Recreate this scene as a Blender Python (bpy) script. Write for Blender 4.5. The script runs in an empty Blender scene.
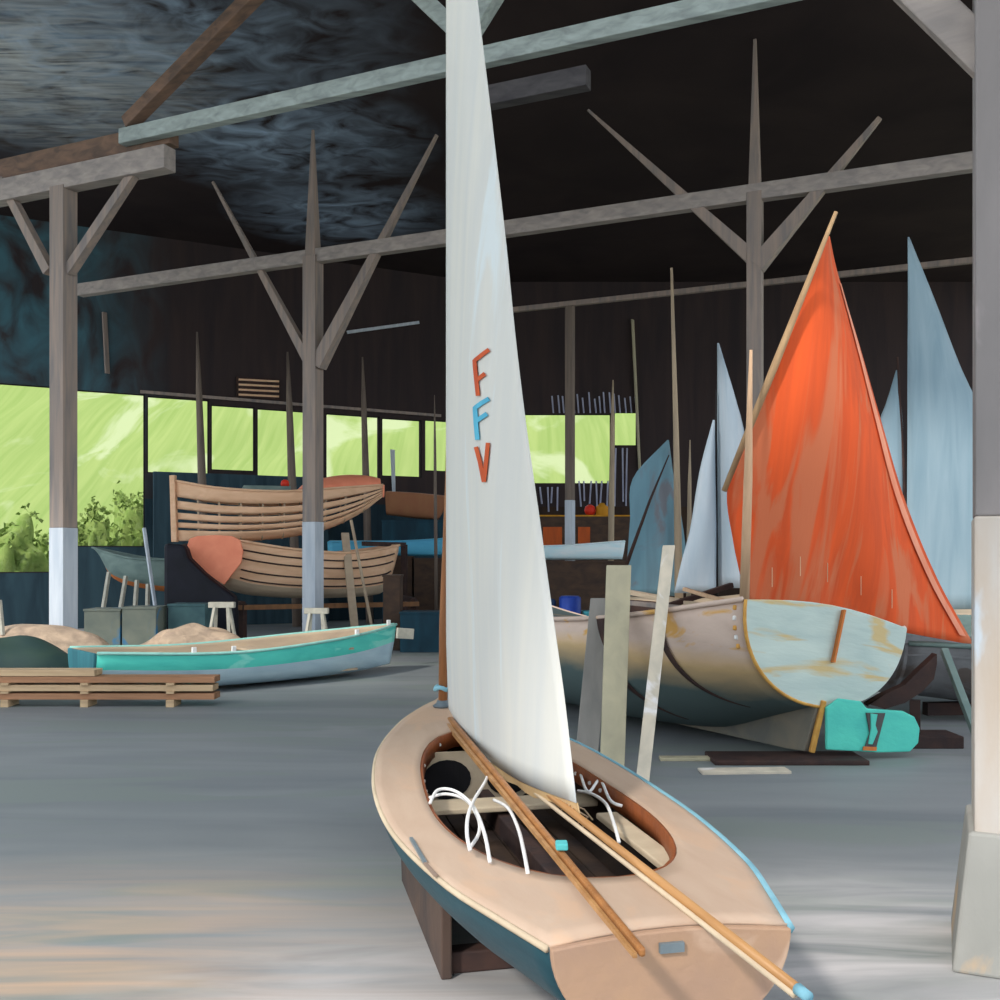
import bpy, bmesh, math, random
from mathutils import Vector, Matrix, noise
random.seed(7)
C = bpy.context.scene.collection
EYE = 1.9; HZ = 555.0; F = 1000.0
V = Vector

# ---------- measuring helpers: a sight line from the viewpoint meets a real plane of the building ----------
def P(px, py, d): return V(((px-500)/F*d, d, EYE+(HZ-py)/F*d))
def G(px, py, z=0.0): return P(px, py, (EYE-z)*F/(py-HZ))
def PL(pl, px, py=None):
    (x0, d0), (dx, dd) = pl; k = (px-500)/F
    d = (x0*dd-d0*dx)/(k*dd-dx)
    return P(px, py if py is not None else HZ, d)
FD = (2.256, -1.0)
PA = ((-7.2, 16.3), FD); PB = ((-3.74, 20.0), FD); PC = ((0.36, 24.3), FD)
PW = ((-12.5, 25.0), (1.93, 1.0)); PK = ((0, 30.6), (1, 0))

# ---------- materials ----------
def lin(c): return tuple(((v/255)/12.92 if v/255 <= .04045 else ((v/255+.055)/1.055)**2.4) for v in c)
MATS = {}
def mat(name, c1, c2=None, sc=(6, 6, 1.2), rough=.75, bump=.15, c3=None, sc3=(1.5, 1.5, 1.5), amt3=.55, contrast=(.3, .7), spec=.25):
    if name in MATS: return MATS[name]
    m = bpy.data.materials.new(name); m.use_nodes = True; nt = m.node_tree; N = nt.nodes; K = nt.links
    b = N['Principled BSDF']; b.inputs['Roughness'].default_value = rough; b.inputs['Specular IOR Level'].default_value = spec
    c2 = c2 or tuple(v*.88 for v in c1)
    tc = N.new('ShaderNodeTexCoord')
    def nz(s, det=4, dist=.6):
        mp = N.new('ShaderNodeMapping'); mp.inputs['Scale'].default_value = s
        n = N.new('ShaderNodeTexNoise'); n.inputs['Scale'].default_value = 1; n.inputs['Detail'].default_value = det; n.inputs['Distortion'].default_value = dist
        K.new(tc.outputs['Object'], mp.inputs[0]); K.new(mp.outputs[0], n.inputs[0]); return n
    n = nz(sc); r = N.new('ShaderNodeMapRange'); r.inputs[1].default_value, r.inputs[2].default_value = contrast
    K.new(n.outputs[0], r.inputs[0])
    mx = N.new('ShaderNodeMix'); mx.data_type = 'RGBA'
    mx.inputs[6].default_value = (*lin(c1), 1); mx.inputs[7].default_value = (*lin(c2), 1); K.new(r.outputs[0], mx.inputs[0])
    out = mx.outputs[2]
    if c3:
        n3 = nz(sc3, 5, 1.0); r3 = N.new('ShaderNodeMapRange'); r3.inputs[1].default_value = amt3; r3.inputs[2].default_value = amt3+.08
        K.new(n3.outputs[0], r3.inputs[0]); m3 = N.new('ShaderNodeMix'); m3.data_type = 'RGBA'
        K.new(r3.outputs[0], m3.inputs[0]); K.new(out, m3.inputs[6]); m3.inputs[7].default_value = (*lin(c3), 1); out = m3.outputs[2]
    K.new(out, b.inputs['Base Color'])
    if bump:
        nb = nz(tuple(v*6 for v in sc), 6, .3); bp = N.new('ShaderNodeBump'); bp.inputs['Strength'].default_value = bump; bp.inputs['Distance'].default_value = .02
        K.new(nb.outputs[0], bp.inputs['Height']); K.new(bp.outputs[0], b.inputs['Normal'])
    MATS[name] = m; return m

M_post = mat('post_timber', (164, 146, 134), (128, 122, 120), (9, 9, .8))
M_postw = mat('post_whitewash', (201, 208, 216), (176, 187, 199), (8, 8, 1))
M_beam = mat('beam_timber', (172, 162, 156), (138, 132, 130), (1, 9, 9))
M_beaml = mat('beam_pale', (178, 192, 190), (140, 150, 150), (1.2, 9, 9))
M_beamb = mat('beam_brown', (135, 108, 92), (98, 84, 76), (1.2, 8, 8))
M_pil = mat('pillar_plaster', (145, 139, 139), (128, 124, 124), (3, 3, .8), c3=(168, 158, 160), sc3=(2, 2, .6))
M_pilw = mat('pillar_whitewash', (190, 186, 182), (182, 167, 152), (4, 4, 1.5), c3=(190, 198, 206), sc3=(3, 3, 1.2))
M_plin = mat('plinth_stone', (159, 158, 153), (139, 139, 134), (3, 3, 1.5), c3=(188, 160, 128), sc3=(2.5, 2.5, 1.5), amt3=.56)
M_wallb = mat('wall_dark_boards', (68, 58, 57), (55, 50, 52), (3, 3, .3), rough=.95, spec=.05)
M_wallt = mat('wall_dark_teal', (56, 78, 88), (40, 54, 64), (2.5, 2.5, .5), rough=.95, spec=.05)
M_slate = mat('slate_board', (62, 84, 94), (46, 64, 74), (5, 5, .4), rough=.9, spec=.1)
M_deck = mat('dinghy_deck', (192, 168, 148), (184, 158, 138), (3, 8, 3), rough=.5, bump=.05, c3=(194, 164, 140), sc3=(1.3, 3, 2))
M_deckrim = mat('dinghy_rim_blue', (140, 190, 205), (110, 160, 178), (3, 3, 3))
M_dhull = mat('dinghy_hull_teal', (39, 80, 91), (26, 54, 65), (1.5, 5, 5), rough=.5)
M_dtran = mat('dinghy_transom', (176, 142, 115), (163, 133, 114), (6, 4, 4), rough=.5, c3=(190, 160, 138), sc3=(3, 3, 3))
M_inner = mat('dinghy_inside', (66, 51, 40), (39, 33, 34), (3, 3, 3), rough=.8)
M_coam = mat('coaming_mahogany', (150, 84, 46), (118, 64, 38), (6, 6, 3), rough=.5)
M_bei = mat('beige_ply', (204, 188, 162), (184, 166, 142), (4, 4, 4))
M_spar = mat('varnished_spar', (168, 114, 66), (136, 90, 52), (1.5, 14, 14), rough=.4)
M_spar2 = mat('pale_spar', (182, 138, 90), (152, 108, 66), (1.5, 14, 14), rough=.4)
M_mast = mat('mast_brown', (168, 108, 62), (130, 86, 54), (12, 12, .8), rough=.5)
M_sail = mat('white_sailcloth', (212, 211, 204), (201, 203, 201), (5, 5, .5), rough=.85, bump=.1, c3=(210, 218, 220), sc3=(3, 3, .5), amt3=.6)
M_rope = mat('white_rope', (236, 234, 232), (212, 212, 212))
M_black = mat('black_void', (24, 22, 26), (18, 18, 20))
M_met = mat('grey_metal', (120, 132, 138), (96, 108, 116), rough=.4)
M_turqm = mat('turquoise_fitting', (90, 190, 190), (70, 160, 165))
M_lred = mat('orange_letter_paint', (206, 92, 46), (186, 78, 44), bump=0)
M_lblue = mat('blue_letter_paint', (92, 184, 214), (78, 164, 196), bump=0)
M_orange = mat('orange_sailcloth', (226, 92, 44), (200, 82, 44), (7, 7, .35), rough=.85, bump=.1, c3=(204, 112, 76), sc3=(3.2, 3.2, .22), amt3=.53)
M_pink = mat('sail_edge_pink', (230, 158, 130), (216, 130, 100))
M_lsail = mat('pale_blue_sail', (151, 173, 185), (130, 156, 170), (5, 5, .5), rough=.85, bump=.08)
M_lsail2 = mat('white_blue_sail', (160, 172, 183), (139, 157, 172), (5, 5, .5), rough=.85, bump=.08)
M_tsail = mat('teal_grey_sail', (118, 158, 174), (108, 138, 152), (4, 4, .5), rough=.9, bump=.08, c3=(124, 128, 136), sc3=(1.2, 1.2, 1.0), amt3=.55)
M_bhull = mat('hull_pink_beige', (209, 188, 174), (192, 170, 157), (2.5, 2.5, 5), c3=(206, 160, 92), sc3=(1.8, 1.8, 3.2), amt3=.6)
M_bband = mat('hull_ochre_band', (206, 176, 130), (176, 168, 150), (2, 2, 5), c3=(208, 148, 70), sc3=(2.6, 2.6, 3), amt3=.55)
M_bbot = mat('hull_bottom_teal', (84, 98, 98), (66, 82, 86), (2, 2, 4), c3=(120, 108, 90), sc3=(1.2, 1.2, 1.8), amt3=.6)
M_btran = mat('transom_pale_green', (196, 210, 202), (172, 190, 186), (3, 1, 5), c3=(200, 178, 130), sc3=(1.6, .7, 4), amt3=.55)
M_ochre = mat('ochre_trim', (214, 164, 84), (190, 138, 70), (8, 8, 8))
M_rudder = mat('turquoise_rudder', (86, 204, 184), (72, 184, 172), (3, 3, 5), rough=.5)
M_dbrown = mat('dark_brown_timber', (72, 52, 46), (50, 40, 40), (5, 5, 5))
M_orangew = mat('orange_wood', (204, 124, 66), (184, 104, 56))
M_teal = mat('teal_boat_paint', (96, 222, 204), (76, 196, 184), (1.2, 1.2, 5), rough=.55, c3=(140, 230, 214), sc3=(1.0, 1.0, 3))
M_teald = mat('teal_transom_dark', (58, 124, 134), (46, 100, 112))
M_boot = mat('pale_blue_boot', (196, 220, 230), (172, 200, 214), (1.5, 1.5, 6))
M_woodl = mat('cedar_plank', (240, 200, 166), (222, 178, 142), (1.2, 6, 6))
M_woodg = mat('grey_tan_plank', (196, 176, 150), (172, 154, 134), (1.2, 5, 5))
M_coral = mat('coral_transom', (252, 156, 122), (244, 144, 112), (4, 4, 4), rough=.6)
M_lumb = mat('lumber_brown', (176, 130, 98), (140, 104, 78), (1, 12, 12))
M_lumbl = mat('lumber_pale', (204, 176, 140), (170, 144, 114), (1, 12, 12))
M_gg = mat('greygreen_boat', (122, 142, 136), (98, 118, 116), (3, 3, 5))
M_tan = mat('tan_board', (186, 178, 150), (164, 158, 136), (5, 5, .7))
M_greyb = mat('grey_board', (150, 146, 140), (130, 128, 124), (5, 5, .7))
M_paleb = mat('pale_board', (216, 204, 184), (188, 180, 164), (6, 6, .8), c3=(226, 222, 220), sc3=(2, 2, 1.4), amt3=.58)
M_tarpk = mat('black_tarpaulin', (28, 30, 42), (18, 20, 28), (2, 2, 2), rough=.6)
M_tarpg = mat('green_tarpaulin', (50, 70, 62), (36, 58, 60), (2, 2, 2), rough=.7)
M_shav = mat('wood_shavings', (196, 172, 148), (150, 132, 116), (5, 5, 9), bump=.6)
M_crate = mat('weathered_crate', (134, 138, 124), (112, 120, 112), (3, 3, 3), c3=(48, 128, 176), sc3=(1.6, 1.6, 1.6), amt3=.53)
M_tcrate = mat('teal_crate', (84, 116, 118), (64, 92, 98), (3, 3, 3))
M_dteal = mat('dark_teal_crate', (32, 72, 88), (26, 52, 66), (3, 3, 1))
M_brown = mat('brown_crate', (86, 66, 52), (62, 50, 44), (3, 3, 6))
M_blueb = mat('sky_blue_hull', (104, 196, 232), (84, 176, 218), (2, 2, 5), rough=.5)
M_bluew = mat('pale_blue_hull', (244, 251, 253), (206, 242, 252), (1.2, 4, 5), rough=.5)
M_blue = mat('blue_drum', (30, 66, 158), (22, 50, 132), rough=.5)
M_red = mat('red_plastic', (226, 60, 38), (204, 48, 32), rough=.5)
M_yel = mat('yellow_can', (206, 150, 40), (186, 128, 34))
M_pole = mat('grey_pole', (130, 116, 104), (104, 94, 88), (12, 12, .8))
M_polel = mat('tan_pole', (190, 170, 144), (160, 144, 124), (12, 12, .8))
M_ptan = mat('peach_pole', (220, 182, 148), (196, 160, 128), (12, 12, .8))
M_slat = mat('white_lath', (190, 192, 210), (150, 154, 180), (10, 10, 2))
M_grey = mat('grey_hull', (120, 122, 124), (98, 98, 100), (3, 3, 4), c3=(92, 84, 80), sc3=(2, 2, 3))
M_trest = mat('trestle_grey', (196, 192, 178), (170, 168, 156), (8, 8, 8))

# ---------- mesh builder ----------
class MB:
    def __init__(s): s.v = []; s.f = []; s.mi = []
    def add(s, vs, fs, mi=0):
        o = len(s.v); s.v += [V(a) for a in vs]; s.f += [tuple(i+o for i in f) for f in fs]; s.mi += [mi]*len(fs); return s
    def box(s, a, b, mi=0):
        x0, y0, z0 = a; x1, y1, z1 = b
        return s.add([(x0,y0,z0),(x1,y0,z0),(x1,y1,z0),(x0,y1,z0),(x0,y0,z1),(x1,y0,z1),(x1,y1,z1),(x0,y1,z1)],
              [(0,3,2,1),(4,5,6,7),(0,1,5,4),(1,2,6,5),(2,3,7,6),(3,0,4,7)], mi)
    def bar(s, p, q, w, h=None, w1=None, h1=None, up=(0,0,1), mi=0):
        p = V(p); q = V(q); h = h or w; w1 = w if w1 is None else w1; h1 = h if h1 is None else h1
        d = (q-p).normalized(); up = V(up)
        if abs(d.dot(up.normalized())) > .98: up = V((1, -.443, 0)) if abs(d.z) > .98 else V((0,0,1))
        a = d.cross(up).normalized(); b = a.cross(d).normalized()
        vs = [p+a*x*w/2+b*y*h/2 for x, y in ((-1,-1),(1,-1),(1,1),(-1,1))]+[q+a*x*w1/2+b*y*h1/2 for x, y in ((-1,-1),(1,-1),(1,1),(-1,1))]
        return s.add(vs, [(0,3,2,1),(4,5,6,7),(0,1,5,4),(1,2,6,5),(2,3,7,6),(3,0,4,7)], mi)
    def tube(s, pts, r, n=10, mi=0):
        pts = [V(p) for p in pts]; rs = r if isinstance(r, (list, tuple)) else [r]*len(pts)
        o = len(s.v); ref = None
        for i, p in enumerate(pts):
            d = (pts[min(i+1, len(pts)-1)]-pts[max(i-1, 0)]).normalized()
            a = d.cross(V((0,0,1)) if abs(d.z) < .9 else V((1,0,0))).normalized()
            if ref is not None:
                a = (ref-d*ref.dot(d)).normalized()
            ref = a; b = d.cross(a)
            for k in range(n):
                t = 2*math.pi*k/n; s.v.append(p+(a*math.cos(t)+b*math.sin(t))*rs[i])
        for i in range(len(pts)-1):
            for k in range(n):
                s.f.append((o+i*n+k, o+i*n+(k+1)%n, o+(i+1)*n+(k+1)%n, o+(i+1)*n+k)); s.mi.append(mi)
        s.f.append(tuple(o+k for k in range(n))[::-1]); s.mi.append(mi)
        s.f.append(tuple(o+(len(pts)-1)*n+k for k in range(n))); s.mi.append(mi)
        return s
    def grid(s, rows, mi=0, mf=None):
        o = len(s.v); m = len(rows[0])
        for r in rows: s.v += [V(p) for p in r]
        for i in range(len(rows)-1):
            for j in range(m-1):
                s.f.append((o+i*m+j, o+i*m+j+1, o+(i+1)*m+j+1, o+(i+1)*m+j)); s.mi.append(mf(i, j) if mf else mi)
        return s
    def lathe(s, prof, c=(0,0,0), n=24, mi=0):
        c = V(c); o = len(s.v)
        for r, z in prof:
            for k in range(n):
                t = 2*math.pi*k/n; s.v.append(c+V((r*math.cos(t), r*math.sin(t), z)))
        for i in range(len(prof)-1):
            for k in range(n):
                s.f.append((o+i*n+k, o+i*n+(k+1)%n, o+(i+1)*n+(k+1)%n, o+(i+1)*n+k)); s.mi.append(mi)
        s.f.append(tuple(o+k for k in range(n))[::-1]); s.mi.append(mi)
        s.f.append(tuple(o+(len(prof)-1)*n+k for k in range(n))); s.mi.append(mi)
        return s
    def prism(s, poly, off, mi=0):
        off = V(off); n = len(poly); vs = [V(p) for p in poly]; vs2 = [p+off for p in vs]
        return s.add(vs+vs2, [tuple(range(n))[::-1], tuple(range(n, 2*n))]+[(i, (i+1)%n, n+(i+1)%n, n+i) for i in range(n)], mi)
    def build(s, name, m, parent=None, smooth=False, bevel=0, solid=0, inner=None, sub=0):
        me = bpy.data.meshes.new(name); me.from_pydata([tuple(v) for v in s.v], [], s.f)
        ms = m if isinstance(m, (list, tuple)) else [m]
        for a in ms: me.materials.append(a)
        if inner: me.materials.append(inner)
        me.polygons.foreach_set('material_index', s.mi)
        bm = bmesh.new(); bm.from_mesh(me); bmesh.ops.remove_doubles(bm, verts=bm.verts, dist=1e-5); bmesh.ops.recalc_face_normals(bm, faces=bm.faces)
        bm.to_mesh(me); bm.free()
        if smooth: me.polygons.foreach_set('use_smooth', [True]*len(me.polygons))
        o = bpy.data.objects.new(name, me); C.objects.link(o)
        if parent: o.parent = parent
        if solid:
            md = o.modifiers.new('s', 'SOLIDIFY'); md.thickness = solid; md.offset = -1
            if inner: md.material_offset = len(ms)
        if bevel:
            md = o.modifiers.new('b', 'BEVEL'); md.width = bevel; md.segments = 2; md.limit_method = 'ANGLE'
        return o

def tag(o, label, cat, group=None):
    o['label'] = label; o['category'] = cat
    if group: o['group'] = group
    return o
def root(name, loc, label, cat, rz=0, rx=0, group=None):
    o = bpy.data.objects.new(name, None); C.objects.link(o); o.location = loc; o.rotation_euler = (rx, 0, rz)
    o.empty_display_size = .2
    return tag(o, label, cat, group)
def world_child(r):      # a builder whose coordinates are world ones, shifted to a thing's base
    return V(r.location)
def struct(o): o['kind'] = 'structure'; return o
def shift(mb, base):
    mb.v = [v-base for v in mb.v]; return mb
def interp(tab, t):
    for i in range(len(tab)-1):
        if t <= tab[i+1][0]:
            t0, a = tab[i]; t1, b = tab[i+1]; u = (t-t0)/(t1-t0)
            pa = tab[i-1] if i > 0 else None; pb = tab[i+2] if i+2 < len(tab) else None
            m0 = ((b-pa[1])/(t1-pa[0]) if pa else (b-a)/(t1-t0))*(t1-t0)
            m1 = ((pb[1]-a)/(pb[0]-t0) if pb else (b-a)/(t1-t0))*(t1-t0)
            return (2*u**3-3*u*u+1)*a+(u**3-2*u*u+u)*m0+(-2*u**3+3*u*u)*b+(u**3-u*u)*m1
    return tab[-1][1]

# =====================================================================  SHELL
ROOF = 10.4
def wall_seg(name, a, b, openings, mats, zsplit=3.4, th=.25):
    a = V((a[0], a[1], 0)); b = V((b[0], b[1], 0)); L = (b-a).length; u = (b-a)/L; n = V((-u.y, u.x, 0))
    es = sorted({0, L, *[e for o in openings for e in o[:2]]})
    mb = MB()
    def piece(u0, u1, z0, z1):
        for lo, hi, mi in ((z0, min(z1, zsplit), 1), (max(z0, zsplit), z1, 0)):
            if hi-lo > 1e-3:
                p = [a+u*u0, a+u*u1, a+u*u1+n*th, a+u*u0+n*th]
                mb.prism([q+V((0,0,lo)) for q in p], (0, 0, hi-lo), mi)
    for i in range(len(es)-1):
        u0, u1 = es[i], es[i+1]; mid = (u0+u1)/2
        op = [o for o in openings if o[0] < mid < o[1]]
        if op: piece(u0, u1, 0, op[0][2]); piece(u0, u1, op[0][3], ROOF)
        else: piece(u0, u1, 0, ROOF)
    return struct(mb.build(name, mats)), a, u, n
WA = PL(PW, -135); WB = PL(PW, 478)
def wpar(px): return (V((PL(PW, px).x, PL(PW, px).y, 0))-V((WA.x, WA.y, 0))).length
wins = [(-110, -10, 376, 575), (-6, 64, 385, 573), (76, 145, 392, 547), (147, 209, 398, 474), (211, 255, 406, 471), (257, 312, 410, 483),
        (326, 380, 415, 483), (382, 422, 419, 477), (425, 470, 421, 472)]
ops = []
for (a, b, t, bt) in wins:
    m = (a+b)/2; ops.append((wpar(a), wpar(b), PL(PW, m, bt).z, PL(PW, m, t).z))
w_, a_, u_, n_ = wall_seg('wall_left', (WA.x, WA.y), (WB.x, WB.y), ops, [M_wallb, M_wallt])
M_frame = mat('window_frame_dark', (40, 36, 36), (30, 28, 30))
def frames(ops, a, u, n, k0, th=.25):
    for i, (u0, u1, z0, z1) in enumerate(ops):
        mb = MB()
        def pt(uu, z, off=.06): return a+u*uu+n*off+V((0,0,z))
        for s, e in (((u0+.015, z0), (u0+.015, z1)), ((u1-.015, z0), (u1-.015, z1)), ((u0, z0+.015), (u1, z0+.015)), ((u0, z1-.015), (u1, z1-.015))):
            mb.bar(pt(*s), pt(*e), .03, .03)
        base = pt((u0+u1)/2, z0); w = struct(shift(mb, base).build('window_%d' % (k0+i), M_frame)); w.location = base
frames(ops, a_, u_, n_, 1)
KB = (16.0, 30.6)
K0 = V((WB.x, WB.y, 0))
def kx(px): return (px-500)/F*WB.y
ops2 = []
for (pa, pb, t, bt) in ((500, 611, 414, 484), (614, 637, 412, 446)):
    x0 = kx(pa)-WB.x; x1 = kx(pb)-WB.x; ops2.append((x0, x1, P(0, bt, WB.y).z, P(0, t, WB.y).z))
w2, a2, u2, n2 = wall_seg('wall_back', (WB.x, WB.y), (KB[0], WB.y), ops2, [M_wallb, mat('wall_brown_low', (66, 50, 40), (44, 36, 34), (3, 3, .6), rough=.95)])
frames(ops2, a2, u2, n2, 10)
rf = MB()
for y0, y1 in ((-3.8, 3.2), (8.8, WB.y+.5)): rf.box((WA.x-.5, y0, ROOF), (16.5, y1, ROOF+.2))  # unseen gap between the two roof slabs, added to let daylight reach the rear boats
for x0 in (WA.x-.5, -8.5, 3.0, 16.3): rf.box((x0, 3.2, ROOF), (x0+(.2 if x0 > 0 or x0 < -9 else .2), 8.8, ROOF+.2))
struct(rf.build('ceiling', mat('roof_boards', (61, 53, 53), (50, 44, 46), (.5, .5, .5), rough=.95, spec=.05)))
# blue-grey daylight sheen painted into the roof board colour as noisy patches
rm = MATS['roof_boards'].node_tree; N = rm.nodes; K = rm.links; b = N['Principled BSDF']; src = b.inputs['Base Color'].links[0].from_socket
def blob_mask(nt, centers, nscale, strokes=(1, 1, 1)):
    N = nt.nodes; K = nt.links; tc = N.new('ShaderNodeTexCoord'); acc = None
    for (cx, cy, r) in centers:
        vm = N.new('ShaderNodeVectorMath'); vm.operation = 'DISTANCE'; mp = N.new('ShaderNodeMapping'); mp.inputs['Scale'].default_value = (1, 1, 0)
        K.new(tc.outputs['Object'], mp.inputs[0]); K.new(mp.outputs[0], vm.inputs[0]); vm.inputs[1].default_value = (cx, cy, 0)
        mr = N.new('ShaderNodeMapRange'); mr.inputs[1].default_value = r; mr.inputs[2].default_value = r*.2; K.new(vm.outputs['Value'], mr.inputs[0])
        if acc is None: acc = mr.outputs[0]
        else:
            mm = N.new('ShaderNodeMath'); mm.operation = 'MAXIMUM'; K.new(acc, mm.inputs[0]); K.new(mr.outputs[0], mm.inputs[1]); acc = mm.outputs[0]
    mp = N.new('ShaderNodeMapping'); mp.inputs['Scale'].default_value = strokes; mp.inputs['Rotation'].default_value = (0, 0, .5)
    n = N.new('ShaderNodeTexNoise'); n.inputs['Scale'].default_value = nscale; n.inputs['Detail'].default_value = 7; n.inputs['Distortion'].default_value = 1.2
    K.new(tc.outputs['Object'], mp.inputs[0]); K.new(mp.outputs[0], n.inputs[0])
    nr = N.new('ShaderNodeMapRange'); nr.inputs[1].default_value = .3; nr.inputs[2].default_value = .72; K.new(n.outputs[0], nr.inputs[0])
    mu = N.new('ShaderNodeMath'); mu.operation = 'MULTIPLY'; K.new(acc, mu.inputs[0]); K.new(nr.outputs[0], mu.inputs[1]); return mu.outputs[0]
def overlay(nt, mask, col):
    N = nt.nodes; K = nt.links; b = N['Principled BSDF']; src = b.inputs['Base Color'].links[0].from_socket
    mx = N.new('ShaderNodeMix'); mx.data_type = 'RGBA'; K.new(mask, mx.inputs[0]); K.new(src, mx.inputs[6]); mx.inputs[7].default_value = (*lin(col), 1)
    K.new(mx.outputs[2], b.inputs['Base Color'])
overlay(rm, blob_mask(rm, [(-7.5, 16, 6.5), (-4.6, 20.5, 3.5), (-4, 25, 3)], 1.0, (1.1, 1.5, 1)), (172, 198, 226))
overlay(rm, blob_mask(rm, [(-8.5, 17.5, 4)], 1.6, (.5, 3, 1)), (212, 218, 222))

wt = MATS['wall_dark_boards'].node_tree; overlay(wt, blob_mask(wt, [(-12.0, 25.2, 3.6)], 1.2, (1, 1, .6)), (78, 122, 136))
# floor and land
M_floor = mat('concrete_floor', (138, 142, 144), (118, 124, 128), (.35, 1.6, 1), rough=.6, bump=.04, c3=(126, 134, 132), sc3=(.3, 1.2, 1), amt3=.52, spec=.3)
ft = M_floor.node_tree
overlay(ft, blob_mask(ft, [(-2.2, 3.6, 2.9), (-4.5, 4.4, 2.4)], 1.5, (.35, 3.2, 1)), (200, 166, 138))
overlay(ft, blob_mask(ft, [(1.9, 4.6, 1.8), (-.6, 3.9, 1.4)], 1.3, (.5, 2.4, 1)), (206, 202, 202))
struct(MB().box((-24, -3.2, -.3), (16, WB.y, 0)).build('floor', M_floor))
M_land = mat('outside_ground', (176, 166, 150), (150, 150, 128), (.3, .3, .3), bump=0)
struct(MB().box((-120, -80, -.6), (120, 130, -.05)).build('trim_ground_outside', M_land))
M_hill = mat('meadow_green', (135, 150, 91), (119, 139, 78), (2.6, .12, .12), rough=1, bump=.3, c3=(152, 162, 122), sc3=(.22, .1, .12), amt3=.52, spec=0)
rows = []
for i in range(40):
    t = i/39; row = []
    for j in range(120):
        x = -110+j*1.75; y = 40+26*t-.25*x*.0+1.6*noise.noise(V((x*.15, t*3, 0)))
        z = -.5+t*15+1.2*noise.noise(V((x*.2, t*6, 4)))*t
        row.append((x, y, z))
    rows.append(row)
struct(MB().grid(rows).build('trim_meadow_bank', M_hill, smooth=True))

M_bush = mat('bush_leaves', (142, 160, 92), (116, 142, 74), (3, 3, 3), rough=1, bump=.8, c3=(138, 158, 96), sc3=(4, 4, 4), spec=0)
def bush(px, d, r0, h, lb, seed):
    mb = MB(); rnd = random.Random(seed); rows = []
    for i in range(23):
        t = math.pi*.5*i/22; row = []
        for k in range(49):
            a = 2*math.pi*k/48; n = 1+.45*noise.noise(V((math.cos(a)*3*math.sin(t)+seed, math.sin(a)*3*math.sin(t), math.cos(t)*3)))
            row.append((r0*n*math.sin(t)**.7*math.cos(a), r0*.6*n*math.sin(t)**.7*math.sin(a), h*math.cos(t)**.8*n))
        rows.append(row)
    t_ = P(px, 0, d); r = root('bush', (t_.x, d, -.06), lb, 'bush', group='bushes outside the left windows')
    crown = mb.grid(rows).build('foliage', M_bush, r, smooth=True)
    lf = MB()
    for k in range(420):
        v = rows[rnd.randint(1, 20)][rnd.randint(0, 48)]; p = V(v)*rnd.uniform(1, 1.12); a = V((rnd.uniform(-1,1), rnd.uniform(-1,1), rnd.uniform(-.3,1))).normalized()*.16; b_ = a.cross(V((rnd.uniform(-1,1), rnd.uniform(-1,1), .3))).normalized()*.06
        lf.add([p-b_, p+a*.5-b_*1.4, p+a, p+a*.5+b_*1.4], [(0,1,2,3)])
    o = lf.build('leaf_sprays', M_bush, r); o['kind'] = 'stuff'
    return r
bush(-12, 30.5, 1.6, 2.6, 'green bush outside the leftmost window, low against its sill', 1)
bush(90, 32.5, .9, 2.9, 'green bush outside the window right of the left post, nearer post', 2)
bush(134, 34.5, 1.0, 3.4, 'green bush outside beyond the right side of the second window', 3)
bush(30, 33.5, .8, 2.2, 'low green bush outside the window left of the left post', 4)
# =====================================================================  TIMBER FRAME
def frame_up(pl): return V((pl[1][0], pl[1][1], 0)).normalized()
def post(pl, px, w, ztop, zwhite, label, braces, mw=M_post, wb=None, taper=None):
    b0 = PL(pl, px); b0.z = 0; r = root('timber_post', b0, label, 'post')
    ax = frame_up(pl)
    def shaft(z0, z1, w0, w1, m, name):
        mb = MB(); n = V((-ax.y, ax.x, 0)); vs = []
        for z, ww in ((z0, w0), (z1, w1)):
            vs += [ax*x*ww/2+n*y*ww/2+V((0,0,z)) for x, y in ((-1,-1),(1,-1),(1,1),(-1,1))]
        mb.add(vs, [(0,3,2,1),(4,5,6,7),(0,1,5,4),(1,2,6,5),(2,3,7,6),(3,0,4,7)]); return mb.build(name, m, r, bevel=.01)
    shaft(zwhite, ztop, w, w, mw, 'shaft')
    if taper: shaft(ztop, taper, w*.8, .05, mw, 'king_post')
    if zwhite > 0: tag_part = shaft(0, zwhite, w*1.03, w*1.03, M_postw, 'painted_base'); tag_part['label'] = 'whitewashed lower part of the post'
    for (p, q, w0, w1) in braces:
        mb = MB(); mb.bar(p-b0, q-b0, w0, w0, w1, w1); mb.build('brace', mw, r)
    return r
post(PA, 63.5, .30, 7.86, 2.34, 'thick brown timber post at far left with pale blue painted foot', [
    (PL(PA, 50, 272), PL(PA, 2, 180), .16, .13), (PL(PA, 69, 272), PL(PA, 140, 165), .16, .13)])
post(PB, 313, .30, 7.86, 2.56, 'grey timber post standing in front of the two planked boats', [
    (PL(PB, 310, 362), PL(PB, 213, 182), .19, .05), (PL(PB, 318, 366), PL(PB, 437, 135), .26, .05)], taper=ROOF)
post(PB, 755, .24, 7.86, 0, 'grey timber post rising behind the orange sail', [
    (PL(PB, 752, 258), PL(PB, 588, 110), .22, .04), (PL(PB, 757, 266), PL(PB, 880, 118), .26, .07)], taper=ROOF)
post(PA, 462, .24, 8.47, 0, 'timber post almost hidden behind the tall white sail', [
    (PL(PA, 462, 36), PL(PA, 405, -18), .22, .22), (PL(PA, 464, 42), PL(PA, 505, -24), .22, .22)], mw=M_beaml)
b0 = PL(PC, 568); post(PC, 570, .19, b0.z if False else 7.8, 3.2, 'slender brown post with white foot right of the tall white sail', [], mw=M_pole)

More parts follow.
